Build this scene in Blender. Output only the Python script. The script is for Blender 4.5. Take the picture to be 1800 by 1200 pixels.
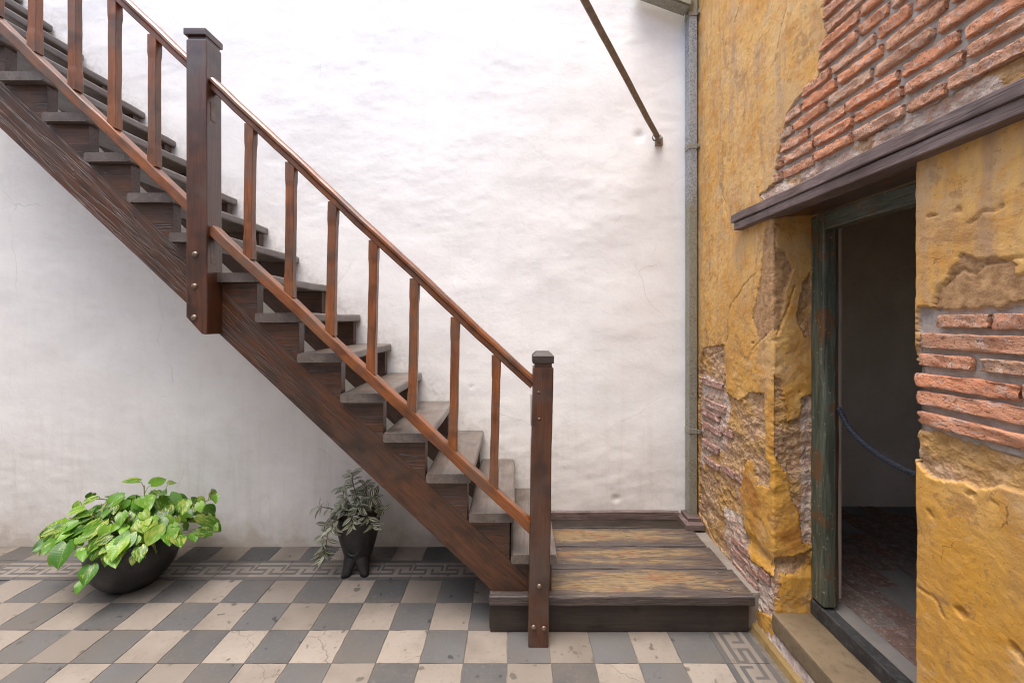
import bpy, bmesh, math, random
import numpy as np
from mathutils import Vector, Matrix, Euler

R = math.radians
for o in list(bpy.data.objects):
    bpy.data.objects.remove(o)
scene = bpy.context.scene
COL = scene.collection
random.seed(7)

# ------------------------------------------------------------------ camera
F, CX, CY, H = 725.0, 905.0, 560.0, 1.57       # focal length and principal point in pixels of the 1800 px photograph, eye height
cam = bpy.data.cameras.new('camera')
cam.sensor_width = 36.0
cam.lens = F / 1800 * 36
cam.shift_x = (900 - CX) / 1800
cam.shift_y = (CY - 600) / 1800
cam.clip_start, cam.clip_end = 0.02, 500
co = bpy.data.objects.new('camera', cam)
COL.objects.link(co)
co.location = (0, 0, H)
co.rotation_euler = (R(90), 0, 0)
scene.camera = co

# ------------------------------------------------------------------ sky, sun, exposure
SUN_EL, SUN_AZ = 79.0, 205.0                   # azimuth measured from +Y clockwise: high behind the viewer
world = bpy.data.worlds.new('World')
scene.world = world
world.use_nodes = True
wn = world.node_tree
sky = wn.nodes.new('ShaderNodeTexSky')
sky.sky_type = 'NISHITA'
sky.sun_disc = False
sky.sun_elevation = R(SUN_EL)
sky.sun_rotation = R(SUN_AZ)
sky.air_density = 0.9
sky.dust_density = 4.0
sky.ozone_density = 1.0
bg = wn.nodes['Background']
bg.inputs['Strength'].default_value = 0.15
wn.links.new(sky.outputs[0], bg.inputs[0])
sun = bpy.data.lights.new('sun', 'SUN')
sun.energy = 1.1
sun.angle = R(50)
sun.color = (1.0, 0.96, 0.9)
so = bpy.data.objects.new('sun', sun)
COL.objects.link(so)
az, el = R(SUN_AZ), R(SUN_EL)
sd = Vector((math.sin(az) * math.cos(el), math.cos(az) * math.cos(el), math.sin(el)))
so.rotation_euler = (-sd).to_track_quat('-Z', 'Y').to_euler()
vs = scene.view_settings
vs.view_transform = 'Standard'
vs.look = 'None'
vs.exposure = 1.80
vs.gamma = 1.0
vs.use_curve_mapping = False
cy = scene.cycles
cy.filter_width = 1.05
cy.max_bounces = 7
cy.diffuse_bounces = 5
cy.glossy_bounces = 2
cy.transmission_bounces = 2
cy.caustics_reflective = False
cy.caustics_refractive = False

# ------------------------------------------------------------------ helpers
def tag(o, label=None, cat=None, group=None, kind=None):
    if label: o['label'] = label
    if cat: o['category'] = cat
    if group: o['group'] = group
    if kind: o['kind'] = kind
    return o

def empty(name, loc=(0, 0, 0)):
    o = bpy.data.objects.new(name, None)
    o.empty_display_size = 0.1
    COL.objects.link(o)
    o.location = loc
    return o

def wmat(o):
    m = Matrix.Identity(4)
    while o:
        m = o.matrix_basis @ m
        o = o.parent
    return m

def link(name, me, parent=None, M=None):
    o = bpy.data.objects.new(name, me)
    COL.objects.link(o)
    if M is None: M = Matrix.Identity(4)
    if parent:
        o.parent = parent
        M = wmat(parent).inverted() @ M
    o.matrix_basis = M
    return o

def mesh(name, verts, faces, mat, smooth=False):
    me = bpy.data.meshes.new(name)
    me.from_pydata([tuple(v) for v in verts], [], faces)
    for m in (mat if isinstance(mat, (list, tuple)) else [mat]):
        me.materials.append(m)
    if smooth:
        me.polygons.foreach_set('use_smooth', [True] * len(me.polygons))
    me.update()
    return me

def from_bm(name, bm, mat, smooth=False):
    me = bpy.data.meshes.new(name)
    bmesh.ops.recalc_face_normals(bm, faces=bm.faces[:])
    bm.to_mesh(me)
    bm.free()
    for m in (mat if isinstance(mat, (list, tuple)) else [mat]):
        me.materials.append(m)
    if smooth:
        me.polygons.foreach_set('use_smooth', [True] * len(me.polygons))
    return me

def round_rect(w, h, r, n=2):
    pts = []
    for cx, cy, a0 in ((w/2-r, h/2-r, 0), (-w/2+r, h/2-r, 90), (-w/2+r, -h/2+r, 180), (w/2-r, -h/2+r, 270)):
        for i in range(n + 1):
            a = R(a0 + 90 * i / n)
            pts.append((cx + r * math.cos(a), cy + r * math.sin(a)))
    return pts

def beam(name, p0, p1, prof, mat, parent=None, side=(0, 1, 0), seg=10, jit=0.0012, cut0=None, cut1=None, shape=None, endr=0.0):
    """a bar from p0 to p1; prof = cross-section in (side, up) axes; local X runs along the bar"""
    p0, p1 = Vector(p0), Vector(p1)
    L = (p1 - p0).length
    ax = (p1 - p0) / L
    sd_ = Vector(side)
    sd_ = (sd_ - ax * sd_.dot(ax)).normalized()
    up = ax.cross(sd_)
    if up.z < 0 and abs(up.z) > 1e-6: up = -up
    M = Matrix((ax, sd_, up)).transposed().to_4x4()
    M.translation = (p0 + p1) / 2
    rnd = random.Random(hash((name, round(p0.x, 3), round(p0.z, 3))) & 0xffff)
    verts, faces = [], []
    n = len(prof)
    ph = [rnd.uniform(0, 6.28) for _ in range(6)]
    for i in range(seg + 1):
        t = i / seg
        x = -L / 2 + L * t
        k = shape(t * L, L) if shape else 1.0
        oy = jit * (math.sin(3.1 * t * L * 3 + ph[0]) + .6 * math.sin(9 * t * L * 3 + ph[1]))
        oz = jit * (math.sin(2.7 * t * L * 3 + ph[2]) + .6 * math.sin(8 * t * L * 3 + ph[3]))
        for (a, b) in prof:
            kk = k
            if endr and i in (0, seg): kk = k * (1 - endr)
            xx = x
            if i == 0 and cut0 is not None: xx = x + cut0 * b
            if i == seg and cut1 is not None: xx = x + cut1 * b
            verts.append((xx, a * kk + oy + rnd.uniform(-1, 1) * jit * .4, b * kk + oz + rnd.uniform(-1, 1) * jit * .4))
    for i in range(seg):
        for j in range(n):
            j2 = (j + 1) % n
            faces.append((i * n + j, i * n + j2, (i + 1) * n + j2, (i + 1) * n + j))
    faces.append(tuple(reversed(range(n))))
    faces.append(tuple(seg * n + j for j in range(n)))
    me = mesh(name, verts, faces, mat)
    bm = bmesh.new(); bm.from_mesh(me); bmesh.ops.recalc_face_normals(bm, faces=bm.faces[:]); bm.to_mesh(me); bm.free()
    return link(name, me, parent, M)

def prism(name, poly, y0, y1, mat, parent=None, bevel=0.003, rot=0.0, jit=0.0):
    """polygon in world (x,z), extruded between y0 and y1; its local X axis is turned by rot so wood grain follows"""
    cx = sum(p[0] for p in poly) / len(poly); cz = sum(p[1] for p in poly) / len(poly)
    M = Matrix.Translation((cx, (y0 + y1) / 2, cz)) @ Matrix.Rotation(rot, 4, 'Y')
    Mi = M.inverted()
    bm = bmesh.new()
    vs_ = [bm.verts.new(Mi @ Vector((p[0], y0, p[1]))) for p in poly]
    f = bm.faces.new(vs_)
    ex = bmesh.ops.extrude_face_region(bm, geom=[f])
    d = Mi.to_3x3() @ Vector((0, y1 - y0, 0))
    bmesh.ops.translate(bm, verts=[g for g in ex['geom'] if isinstance(g, bmesh.types.BMVert)], vec=d)
    if bevel:
        bmesh.ops.bevel(bm, geom=bm.edges[:], offset=bevel, segments=2, affect='EDGES', profile=0.6)
    if jit:
        for v in bm.verts: v.co += Vector((random.uniform(-jit, jit), random.uniform(-jit, jit), random.uniform(-jit, jit)))
    return link(name, from_bm(name, bm, mat), parent, M)

def box(name, x0, x1, y0, y1, z0, z1, mat, parent=None, bevel=0.003, jit=0.0):
    return prism(name, [(x0, z0), (x1, z0), (x1, z1), (x0, z1)], y0, y1, mat, parent, bevel, 0, jit)

def lathe(name, prof, mat, parent=None, loc=(0, 0, 0), n=40, warp=0.0):
    verts, faces = [], []
    for i, (r, z) in enumerate(prof):
        for j in range(n):
            a = 2 * math.pi * j / n
            rr = r * (1 + warp * math.sin(3 * a + i * .3))
            verts.append((rr * math.cos(a), rr * math.sin(a), z))
    for i in range(len(prof) - 1):
        for j in range(n):
            j2 = (j + 1) % n
            faces.append((i * n + j, i * n + j2, (i + 1) * n + j2, (i + 1) * n + j))
    me = mesh(name, verts, faces, mat, True)
    return link(name, me, parent, Matrix.Translation(loc))

def tube_mesh(name, pts, r, mat, n=8, r1=None):
    pts = [Vector(p) for p in pts]
    verts, faces = [], []
    m = len(pts)
    for i, p in enumerate(pts):
        t = (pts[min(i + 1, m - 1)] - pts[max(i - 1, 0)]).normalized()
        ref = Vector((0, 0, 1)) if abs(t.z) < .9 else Vector((1, 0, 0))
        a = t.cross(ref).normalized(); b = t.cross(a)
        rr = r if r1 is None else r + (r1 - r) * i / (m - 1)
        for j in range(n):
            th = 2 * math.pi * j / n
            verts.append(p + a * rr * math.cos(th) + b * rr * math.sin(th))
    for i in range(m - 1):
        for j in range(n):
            j2 = (j + 1) % n
            faces.append((i * n + j, i * n + j2, (i + 1) * n + j2, (i + 1) * n + j))
    faces.append(tuple(reversed(range(n)))); faces.append(tuple((m - 1) * n + j for j in range(n)))
    return mesh(name, verts, faces, mat, True)

def tube(name, pts, r, mat, parent=None, n=8, r1=None):
    return link(name, tube_mesh(name, pts, r, mat, n, r1), parent)

def catmull(P, k=8):
    P = [Vector(p) for p in P]
    Q = [P[0] * 2 - P[1]] + P + [P[-1] * 2 - P[-2]]
    out = []
    for i in range(1, len(Q) - 2):
        for s in range(k):
            t = s / k
            a, b, c, d = Q[i-1], Q[i], Q[i+1], Q[i+2]
            out.append(.5 * ((2*b) + (c - a)*t + (2*a - 5*b + 4*c - d)*t*t + (3*b - a - 3*c + d)*t**3))
    out.append(P[-1])
    return out

# numpy noise -------------------------------------------------------
def vnoise(x, y, seed):
    xi = np.floor(x).astype(np.int64); yi = np.floor(y).astype(np.int64)
    fx = x - xi; fy = y - yi
    fx = fx * fx * fx * (fx * (fx * 6 - 15) + 10); fy = fy * fy * fy * (fy * (fy * 6 - 15) + 10)
    def h(a, b):
        n = (a * 374761393 + b * 668265263 + seed * 1442695041) & 0xffffffff
        n = ((n ^ (n >> 13)) * 1274126177) & 0xffffffff
        n = n ^ (n >> 16)
        return (n & 0xffff) / 65535.0
    a = h(xi, yi); b = h(xi + 1, yi); c = h(xi, yi + 1); d = h(xi + 1, yi + 1)
    return (a * (1 - fx) + b * fx) * (1 - fy) + (c * (1 - fx) + d * fx) * fy

def fbm(x, y, s, octv=4, seed=1, gain=.5):
    x = np.asarray(x, float) / s; y = np.asarray(y, float) / s
    t = np.zeros_like(x); a = 1.0; tot = 0
    for i in range(octv):
        t += a * (vnoise(x + 17.3 * i, y - 9.1 * i, seed + i) * 2 - 1)
        tot += a; a *= gain; x = x * 2.03; y = y * 2.03
    return t / tot

def inpoly(x, y, P):
    x = np.asarray(x); y = np.asarray(y)
    r = np.zeros(x.shape, bool)
    n = len(P)
    for i in range(n):
        x0, y0 = P[i]; x1, y1 = P[(i + 1) % n]
        c = ((y0 > y) != (y1 > y))
        xx = (x1 - x0) * (y - y0) / ((y1 - y0) if y1 != y0 else 1e-9) + x0
        r ^= c & (x < xx)
    return r

def seg_dist(x, y, P):
    d = np.full(np.shape(x), 9.0)
    for (ax_, ay), (bx, by) in zip(P[:-1], P[1:]):
        vx, vy = bx - ax_, by - ay
        t = np.clip(((x - ax_) * vx + (y - ay) * vy) / (vx * vx + vy * vy + 1e-12), 0, 1)
        d = np.minimum(d, np.hypot(x - ax_ - t * vx, y - ay - t * vy))
    return d

def sstep(a, b, x):
    t = np.clip((x - a) / (b - a), 0, 1)
    return t * t * (3 - 2 * t)

# ------------------------------------------------------------------ materials
class NT:
    def __init__(s, name):
        s.m = bpy.data.materials.new(name); s.m.use_nodes = True
        s.t = s.m.node_tree; s.N = s.t.nodes; s.L = s.t.links
        s.b = s.N['Principled BSDF']
    def n(s, typ, **kw):
        o = s.N.new(typ)
        for k, v in kw.items():
            if k.startswith('i_'):
                key = k[2:]
                key = int(key) if key.isdigit() else key.replace('_', ' ')
                if hasattr(v, 'is_output') or isinstance(v, bpy.types.NodeSocket): s.L.new(v, o.inputs[key])
                else: o.inputs[key].default_value = v
            else: setattr(o, k, v)
        return o
    def coord(s, scale=(1, 1, 1), rnd=True, which='Object'):
        tc = s.n('ShaderNodeTexCoord')
        v = tc.outputs[which]
        if rnd:
            oi = s.n('ShaderNodeObjectInfo')
            mu = s.n('ShaderNodeMath', operation='MULTIPLY', i_0=oi.outputs['Random'], i_1=37.0)
            ad = s.n('ShaderNodeVectorMath', operation='ADD', i_0=v, i_1=mu.outputs[0])
            v = ad.outputs[0]
        mp = s.n('ShaderNodeMapping', i_Scale=scale, i_Vector=v)
        return mp.outputs[0]
    def noise(s, vec, scale=5, detail=5, rough=.55, dist=0.0):
        detail = max(1.5, detail - 2)
        return s.n('ShaderNodeTexNoise', i_Vector=vec, i_Scale=scale, i_Detail=detail, i_Roughness=rough, i_Distortion=dist).outputs[0]
    def ramp(s, fac, stops, interp='LINEAR'):
        r = s.n('ShaderNodeValToRGB', i_0=fac)
        cr = r.color_ramp; cr.interpolation = interp
        while len(cr.elements) < len(stops): cr.elements.new(.5)
        for e, (p, c) in zip(cr.elements, stops):
            e.position = p
            e.color = (c, c, c, 1) if isinstance(c, (int, float)) else (*c, 1)
        return r.outputs[0]
    def mix(s, fac, a, b, blend='MIX'):
        m = s.n('ShaderNodeMix', data_type='RGBA', blend_type=blend)
        for sock, v in ((m.inputs[0], fac), (m.inputs[6], a), (m.inputs[7], b)):
            if isinstance(v, bpy.types.NodeSocket): s.L.new(v, sock)
            elif isinstance(v, (int, float)): sock.default_value = v
            else: sock.default_value = (*v, 1)
        return m.outputs[2]
    def math(s, op, a, b=0.5, clamp=False):
        return s.n('ShaderNodeMath', operation=op, use_clamp=clamp, i_0=a, i_1=b).outputs[0]
    def bump(s, h, strength=.3, dist=.01, prev=None):
        b = s.n('ShaderNodeBump', i_Height=h, i_Strength=strength, i_Distance=dist)
        if prev is not None: s.L.new(prev, b.inputs['Normal'])
        return b.outputs[0]
    def out(s, col=None, rough=None, nor=None, **kw):
        def st(k, v):
            if v is None: return
            if isinstance(v, bpy.types.NodeSocket): s.L.new(v, s.b.inputs[k])
            else: s.b.inputs[k].default_value = (*v, 1) if isinstance(v, tuple) and len(v) == 3 else v
        st('Base Color', col); st('Roughness', rough); st('Normal', nor)
        for k, v in kw.items(): st(k.replace('_', ' '), v)
        return s.m

def wood(name, dark, mid, light, wear=(.16, .14, .125), wear_amt=.45, rough=(.32, .55), bump=.35, gs=1.0, spec=.5, coat=.0, fine=.3, check=.0, val=.62):
    dark, mid, light, wear = (tuple(c * val for c in q) for q in (dark, mid, light, wear))
    n = NT(name)
    v = n.coord((1, 1, 1))
    vg = n.n('ShaderNodeMapping', i_Scale=(1.3 * gs, 16 * gs, 16 * gs), i_Vector=v).outputs[0]
    g = n.noise(vg, 3.2, 7, .62, 1.1)
    vf = n.n('ShaderNodeMapping', i_Scale=(4, 90, 90), i_Vector=v).outputs[0]
    gf = n.noise(vf, 3, 4, .6)
    big = n.noise(v, 3.1, 5, .6, .4)
    col = n.ramp(g, [(.22, dark), (.46, mid), (.72, light)])
    col = n.mix(n.ramp(gf, [(.38, fine), (.62, 0.0)]), col, dark)
    wf = n.ramp(big, [(.46, 0.0), (.64, 1.0)])
    wf = n.math('MULTIPLY', wf, wear_amt)
    col = n.mix(wf, col, wear)
    b2 = n.noise(v, 7.3, 4, .6)
    col = n.mix(n.ramp(b2, [(.5, 0.0), (.7, .75)]), col, dark)
    nb = n.bump(g, bump, .004)
    nb = n.bump(gf, bump * .6, .0015, nb)
    if check:      # deep drying checks along the grain
        vc = n.n('ShaderNodeMapping', i_Scale=(.8, 17, 17), i_Vector=v).outputs[0]
        ck = n.noise(vc, 2.1, 4, .5, .9)
        ckr = n.ramp(ck, [(.478, 1.0), (.5, 0.0), (.522, 1.0)])
        col = n.mix(n.math('MULTIPLY', n.math('SUBTRACT', 1.0, ckr), check), col, tuple(c * .5 for c in dark))
        nb = n.bump(ckr, bump * 1.1, .004, nb)
    ro = n.n('ShaderNodeMapRange', i_0=big, i_1=.35, i_2=.65, i_3=rough[0], i_4=rough[1]).outputs[0]
    return n.out(col, ro, nb, Specular_IOR_Level=spec, Coat_Weight=coat, Coat_Roughness=.3, Coat_IOR=1.6)

M_RAIL = wood('varnished_wood', (.075, .026, .010), (.27, .083, .020), (.37, .122, .03), wear=(.12, .082, .058), wear_amt=.8, rough=(.34, .55), bump=.3, coat=.25, val=.76)
M_POST = wood('dark_varnished_wood', (.03, .013, .009), (.125, .042, .017), (.20, .066, .024), wear=(.10, .078, .064), wear_amt=.85, rough=(.3, .5), bump=.3, coat=.45)
M_STRING = wood('weathered_stringer_wood', (.028, .014, .009), (.11, .042, .018), (.19, .068, .025), wear=(.075, .046, .034), wear_amt=.65, rough=(.3, .5), bump=.45, gs=.7, coat=.15, check=.6, val=.7)
M_TREAD = wood('worn_tread_wood', (.085, .064, .052), (.20, .162, .138), (.31, .26, .225), wear=(.14, .09, .062), wear_amt=.6, rough=(.36, .6), bump=.3, coat=.5)
M_LINTEL = wood('painted_lintel_wood', (.05, .033, .03), (.13, .092, .084), (.19, .14, .127), wear=(.07, .045, .035), wear_amt=.55, rough=(.5, .7), bump=.9, fine=.6, val=1.25)
M_DARKW = wood('dark_fascia_wood', (.02, .015, .013), (.05, .036, .028), (.085, .06, .043), wear=(.07, .055, .045), wear_amt=.4, rough=(.4, .6), bump=.4)

def plank_mat():
    n = NT('worn_plank_wood')
    v = n.coord()
    g = n.noise(n.n('ShaderNodeMapping', i_Scale=(1.5, 40, 40), i_Vector=v).outputs[0], 3, 9, .7, 1.0)
    bare = n.ramp(g, [(.25, (.075, .045, .025)), (.45, (.20, .135, .065)), (.75, (.28, .21, .12))])
    red = n.noise(n.n('ShaderNodeMapping', i_Scale=(2, 6, 6), i_Vector=v).outputs[0], 3, 4, .6)
    bare = n.mix(n.ramp(red, [(.52, 0.0), (.68, .65)]), bare, (.2, .075, .035))
    # dark varnish left at the long edges and in patches
    tc = n.n('ShaderNodeTexCoord')
    sp = n.n('ShaderNodeSeparateXYZ', i_0=tc.outputs['Generated'])
    e = n.math('ABSOLUTE', n.math('SUBTRACT', sp.outputs[1], .54), 0)
    st = n.noise(n.n('ShaderNodeMapping', i_Scale=(1.2, 7, 7), i_Vector=v).outputs[0], 2.2, 7, .7, .5)
    f = n.math('ADD', n.math('MULTIPLY', n.math('POWER', n.math('MULTIPLY', e, 2.0), 3.0), .42), n.math('MULTIPLY', st, 1.75))
    ex = n.math('ABSOLUTE', n.math('SUBTRACT', sp.outputs[0], .56), 0)
    f = n.math('ADD', f, n.math('MULTIPLY', n.math('POWER', ex, 3.0), 2.6))
    fac = n.ramp(n.math('SUBTRACT', f, .345), [(.56, 0.0), (.64, .6), (.86, 1.0)])
    dk = n.ramp(g, [(.3, (.03, .026, .028)), (.7, (.12, .095, .085))])
    col = n.mix(fac, bare, dk)
    fg = n.noise(n.n('ShaderNodeMapping', i_Scale=(5, 120, 120), i_Vector=v).outputs[0], 3, 4, .6)
    col = n.mix(n.ramp(fg, [(.38, .8), (.5, 0.0)]), col, (.035, .022, .015))
    nb = n.bump(g, .8, .005); nb = n.bump(fg, .6, .002, nb)
    return n.out(col, n.ramp(fac, [(0, .72), (1, .45)]), nb)
M_PLANK = plank_mat()

def white_mat():
    n = NT('white_limewash')
    v = n.coord(rnd=False)
    a = n.noise(v, 1.4, 6, .6, .3)
    b = n.noise(v, 7, 6, .65)
    c = n.noise(v, 34, 5, .6)
    col = n.ramp(a, [(.3, (.80, .795, .775)), (.65, (.87, .868, .85))])
    col = n.mix(n.ramp(b, [(.5, 0.0), (.8, .3)]), col, (.66, .645, .63))
    sp = n.n('ShaderNodeSeparateXYZ', i_0=v)
    # old splash stains near the floor, lower wall shade painted in, run marks above
    run = n.noise(n.n('ShaderNodeMapping', i_Scale=(9, 1, .7), i_Vector=v).outputs[0], 2.2, 5, .6)
    d = n.math('ADD', sp.outputs[2], n.math('MULTIPLY', b, -.42))
    st = n.ramp(n.math('ADD', d, .2), [(.0, .75), (.10, .45), (.3, .22), (.95, 0.0)])
    col = n.mix(st, col, (.40, .335, .265))
    col = n.mix(n.math('MULTIPLY', n.ramp(run, [(.52, 0.0), (.72, .35)]), n.ramp(sp.outputs[2], [(.2, 1.0), (1.0, 0.15)])), col, (.55, .49, .42))
    # grime where feet and hands brush the wall just above the treads
    sl = n.math('ADD', sp.outputs[2], n.math('MULTIPLY', sp.outputs[0], .939))
    sl = n.math('ADD', sl, n.math('MULTIPLY', b, -.16))
    gr = n.ramp(sl, [(.38, 0.0), (.44, .55), (.56, .25), (.72, 0.0)])
    inside = n.math('LESS_THAN', sp.outputs[0], .17)
    col = n.mix(n.math('MULTIPLY', n.math('MULTIPLY', gr, n.ramp(c, [(.4, .4), (.6, 1.0)])), inside), col, (.47, .44, .40))
    dvw = n.n('ShaderNodeMix', data_type='VECTOR', i_0=.22)
    n.L.new(v, dvw.inputs[4]); n.L.new(n.n('ShaderNodeTexNoise', i_Vector=v, i_Scale=3.0, i_Detail=4.0).outputs[1], dvw.inputs[5])
    hc = n.n('ShaderNodeTexVoronoi', feature='DISTANCE_TO_EDGE', i_Vector=dvw.outputs[1], i_Scale=1.1).outputs[0]
    hcf = n.math('MULTIPLY', n.ramp(hc, [(.0006, 1.0), (.0022, 0.0)]), n.ramp(a, [(.52, 0.0), (.6, .4)]))
    col = n.mix(hcf, col, (.45, .43, .41))
    nb = n.bump(b, .13, .010); nb = n.bump(c, .42, .003, nb); nb = n.bump(n.noise(v, 95, 4, .6), .18, .0012, nb)
    return n.out(col, .85, nb, Specular_IOR_Level=.25)
M_WHITE = white_mat()

def yellow_mat():
    n = NT('ochre_plaster')
    v = n.coord(rnd=False)
    at = n.n('ShaderNodeAttribute', attribute_name='reg')
    sep = n.n('ShaderNodeSeparateColor', i_0=at.outputs['Color'])
    rub, mor, lime = sep.outputs[0], sep.outputs[1], sep.outputs[2]
    skim = at.outputs['Alpha']
    a = n.noise(v, 2.3, 6, .62, .4); b = n.noise(v, 9, 7, .68, .5); c = n.noise(v, 45, 6, .7)
    vs_ = n.n('ShaderNodeMapping', i_Scale=(6, 6, 1.1), i_Vector=v).outputs[0]
    s_ = n.noise(vs_, 3.2, 5, .6)
    col = n.ramp(a, [(.32, (.64, .36, .08)), (.5, (.70, .44, .135)), (.68, (.70, .48, .21))])
    col = n.mix(n.ramp(s_, [(.47, 0.0), (.68, .85)]), col, (.42, .29, .17))
    col = n.mix(n.ramp(b, [(.5, 0.0), (.68, .75)]), col, (.60, .29, .04))
    col = n.mix(n.ramp(c, [(.55, 0.0), (.72, .45)]), col, (.40, .23, .07))
    # height: bleached and greyer above, deeper ochre low down on this old paint
    spz = n.n('ShaderNodeSeparateXYZ', i_0=v)
    hz = n.n('ShaderNodeMapRange', i_0=n.math('ADD', spz.outputs[2], n.math('MULTIPLY', a, .5)), i_1=1.1, i_2=1.75, i_3=0.0, i_4=1.0).outputs[0]
    col = n.mix(n.math('MULTIPLY', n.math('SUBTRACT', 1.0, hz), .62), col, (.62, .325, .02))
    pl = n.noise(v, 5.5, 9, .68, .3)
    plf = n.ramp(pl, [(.555, 0.0), (.57, 1.0)])
    col = n.mix(n.math('MULTIPLY', plf, .42), col, n.mix(c, (.52, .34, .15), (.66, .50, .28)))
    pl2 = n.noise(v, 7.5, 9, .7, .5)
    pl2f = n.ramp(pl2, [(.59, 0.0), (.60, 1.0)])
    col = n.mix(n.math('MULTIPLY', pl2f, .5), col, (.34, .20, .085))
    dv = n.n('ShaderNodeMix', data_type='VECTOR', i_0=.10)
    n.L.new(v, dv.inputs[4]); n.L.new(n.n('ShaderNodeTexNoise', i_Vector=v, i_Scale=7.0, i_Detail=4.0).outputs[1], dv.inputs[5])
    ce = n.n('ShaderNodeTexVoronoi', feature='DISTANCE_TO_EDGE', i_Vector=dv.outputs[1], i_Scale=5.5).outputs[0]
    ckf = n.math('MULTIPLY', n.ramp(ce, [(.002, .8), (.008, 0.0)]), n.ramp(b, [(.53, 0.0), (.62, 1.0)]))
    col = n.mix(n.math('MULTIPLY', ckf, .8), col, (.12, .065, .03))
    pit = n.ramp(n.noise(v, 75, 3.5, .5), [(.66, 0.0), (.70, 1.0)])
    col = n.mix(n.math('MULTIPLY', pit, .3), col, (.2, .11, .045))
    brn = n.noise(v, 3.4, 8, .66, .5)
    col = n.mix(n.math('MULTIPLY', n.ramp(brn, [(.46, 0.0), (.62, .85)]), n.math('ADD', n.math('MULTIPLY', n.n('ShaderNodeMapRange', i_0=spz.outputs[1], i_1=1.4, i_2=1.8).outputs[0], n.math('SUBTRACT', 1.0, hz)), .22)), col, (.42, .19, .03))
    # thin skim where the paint film is gone
    sk = n.mix(n.ramp(c, [(.35, 0.0), (.65, 1.0)]), (.30, .17, .07), (.52, .33, .15))
    col = n.mix(skim, col, sk)
    # earth rubble
    vo = n.n('ShaderNodeTexVoronoi', i_Vector=v, i_Scale=85.0).outputs[0]
    rc = n.ramp(c, [(.32, (.30, .18, .09)), (.5, (.50, .33, .17)), (.7, (.60, .45, .29))])
    rc = n.mix(n.ramp(b, [(.52, 0.0), (.66, .8)]), rc, (.52, .30, .19))
    rc = n.mix(n.ramp(n.noise(v, 5.2, 4, .6), [(.48, 0.0), (.62, .75)]), rc, (.52, .31, .08))
    col = n.mix(rub, col, rc)
    lc = n.mix(n.ramp(c, [(.4, 0.0), (.62, 1.0)]), (.56, .46, .36), (.50, .29, .19))
    lc = n.mix(n.ramp(b, [(.45, 0.0), (.6, 1.0)]), lc, (.60, .51, .42))
    col = n.mix(lime, col, lc)
    mc = n.mix(n.ramp(c, [(.35, 0.0), (.65, 1.0)]), (.36, .325, .285), (.50, .445, .39))
    col = n.mix(mor, col, mc)
    col = n.n('ShaderNodeHueSaturation', i_Hue=.494, i_Saturation=.99, i_Value=.86, i_Color=col).outputs[0]
    rough_f = n.math('ADD', rub, lime, True)
    hb = n.math('MULTIPLY', c, n.math('ADD', n.math('MULTIPLY', rough_f, 2.2), .8))
    hh = n.math('SUBTRACT', b, n.math('ADD', n.math('MULTIPLY', plf, .10), n.math('ADD', n.math('MULTIPLY', pl2f, .16), n.math('ADD', n.math('MULTIPLY', ckf, .35), n.math('MULTIPLY', pit, .16)))))
    nb = n.bump(hh, .32, .010); nb = n.bump(hb, .55, .006, nb)
    nb = n.bump(n.math('MULTIPLY', vo, rough_f), .45, .006, nb)
    nb = n.bump(n.noise(v, 150, 4, .65), .5, .0018, nb)
    ro = n.ramp(b, [(.35, .55), (.6, .8)])
    return n.out(col, ro, nb, Specular_IOR_Level=.3)
M_YELLOW = yellow_mat()

def brick_mat(name, hues, lime_amt=.55):
    n = NT(name)
    v = n.coord((1, 1, 1))
    oi = n.n('ShaderNodeObjectInfo')
    base = n.ramp(oi.outputs['Random'], [(0, hues[0]), (.35, hues[1]), (.7, hues[2]), (1, hues[3])])
    a = n.noise(v, 14, 6, .65, .2); b = n.noise(v, 130, 5, .7); c = n.noise(v, 38, 7, .78, .15)
    col = n.mix(n.ramp(a, [(.35, .7), (.6, 0.0)]), base, tuple(c * .62 for c in hues[0]))
    col = n.mix(n.ramp(c, [(.54, 0.0), (.585, lime_amt)]), col, (.56, .47, .41))
    col = n.mix(n.ramp(b, [(.36, .75), (.44, 0.0)]), col, (.16, .06, .035))
    nb = n.bump(c, .9, .010); nb = n.bump(b, .9, .004, nb)
    return n.out(col, .88, nb, Specular_IOR_Level=.2)
M_BRICK = brick_mat('old_red_brick', [(.68, .29, .155), (.56, .35, .235), (.72, .28, .13), (.52, .36, .25)])
M_PINK = brick_mat('limewashed_brick', [(.46, .27, .21), (.42, .22, .17), (.5, .31, .25), (.44, .25, .19)], .95)

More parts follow.
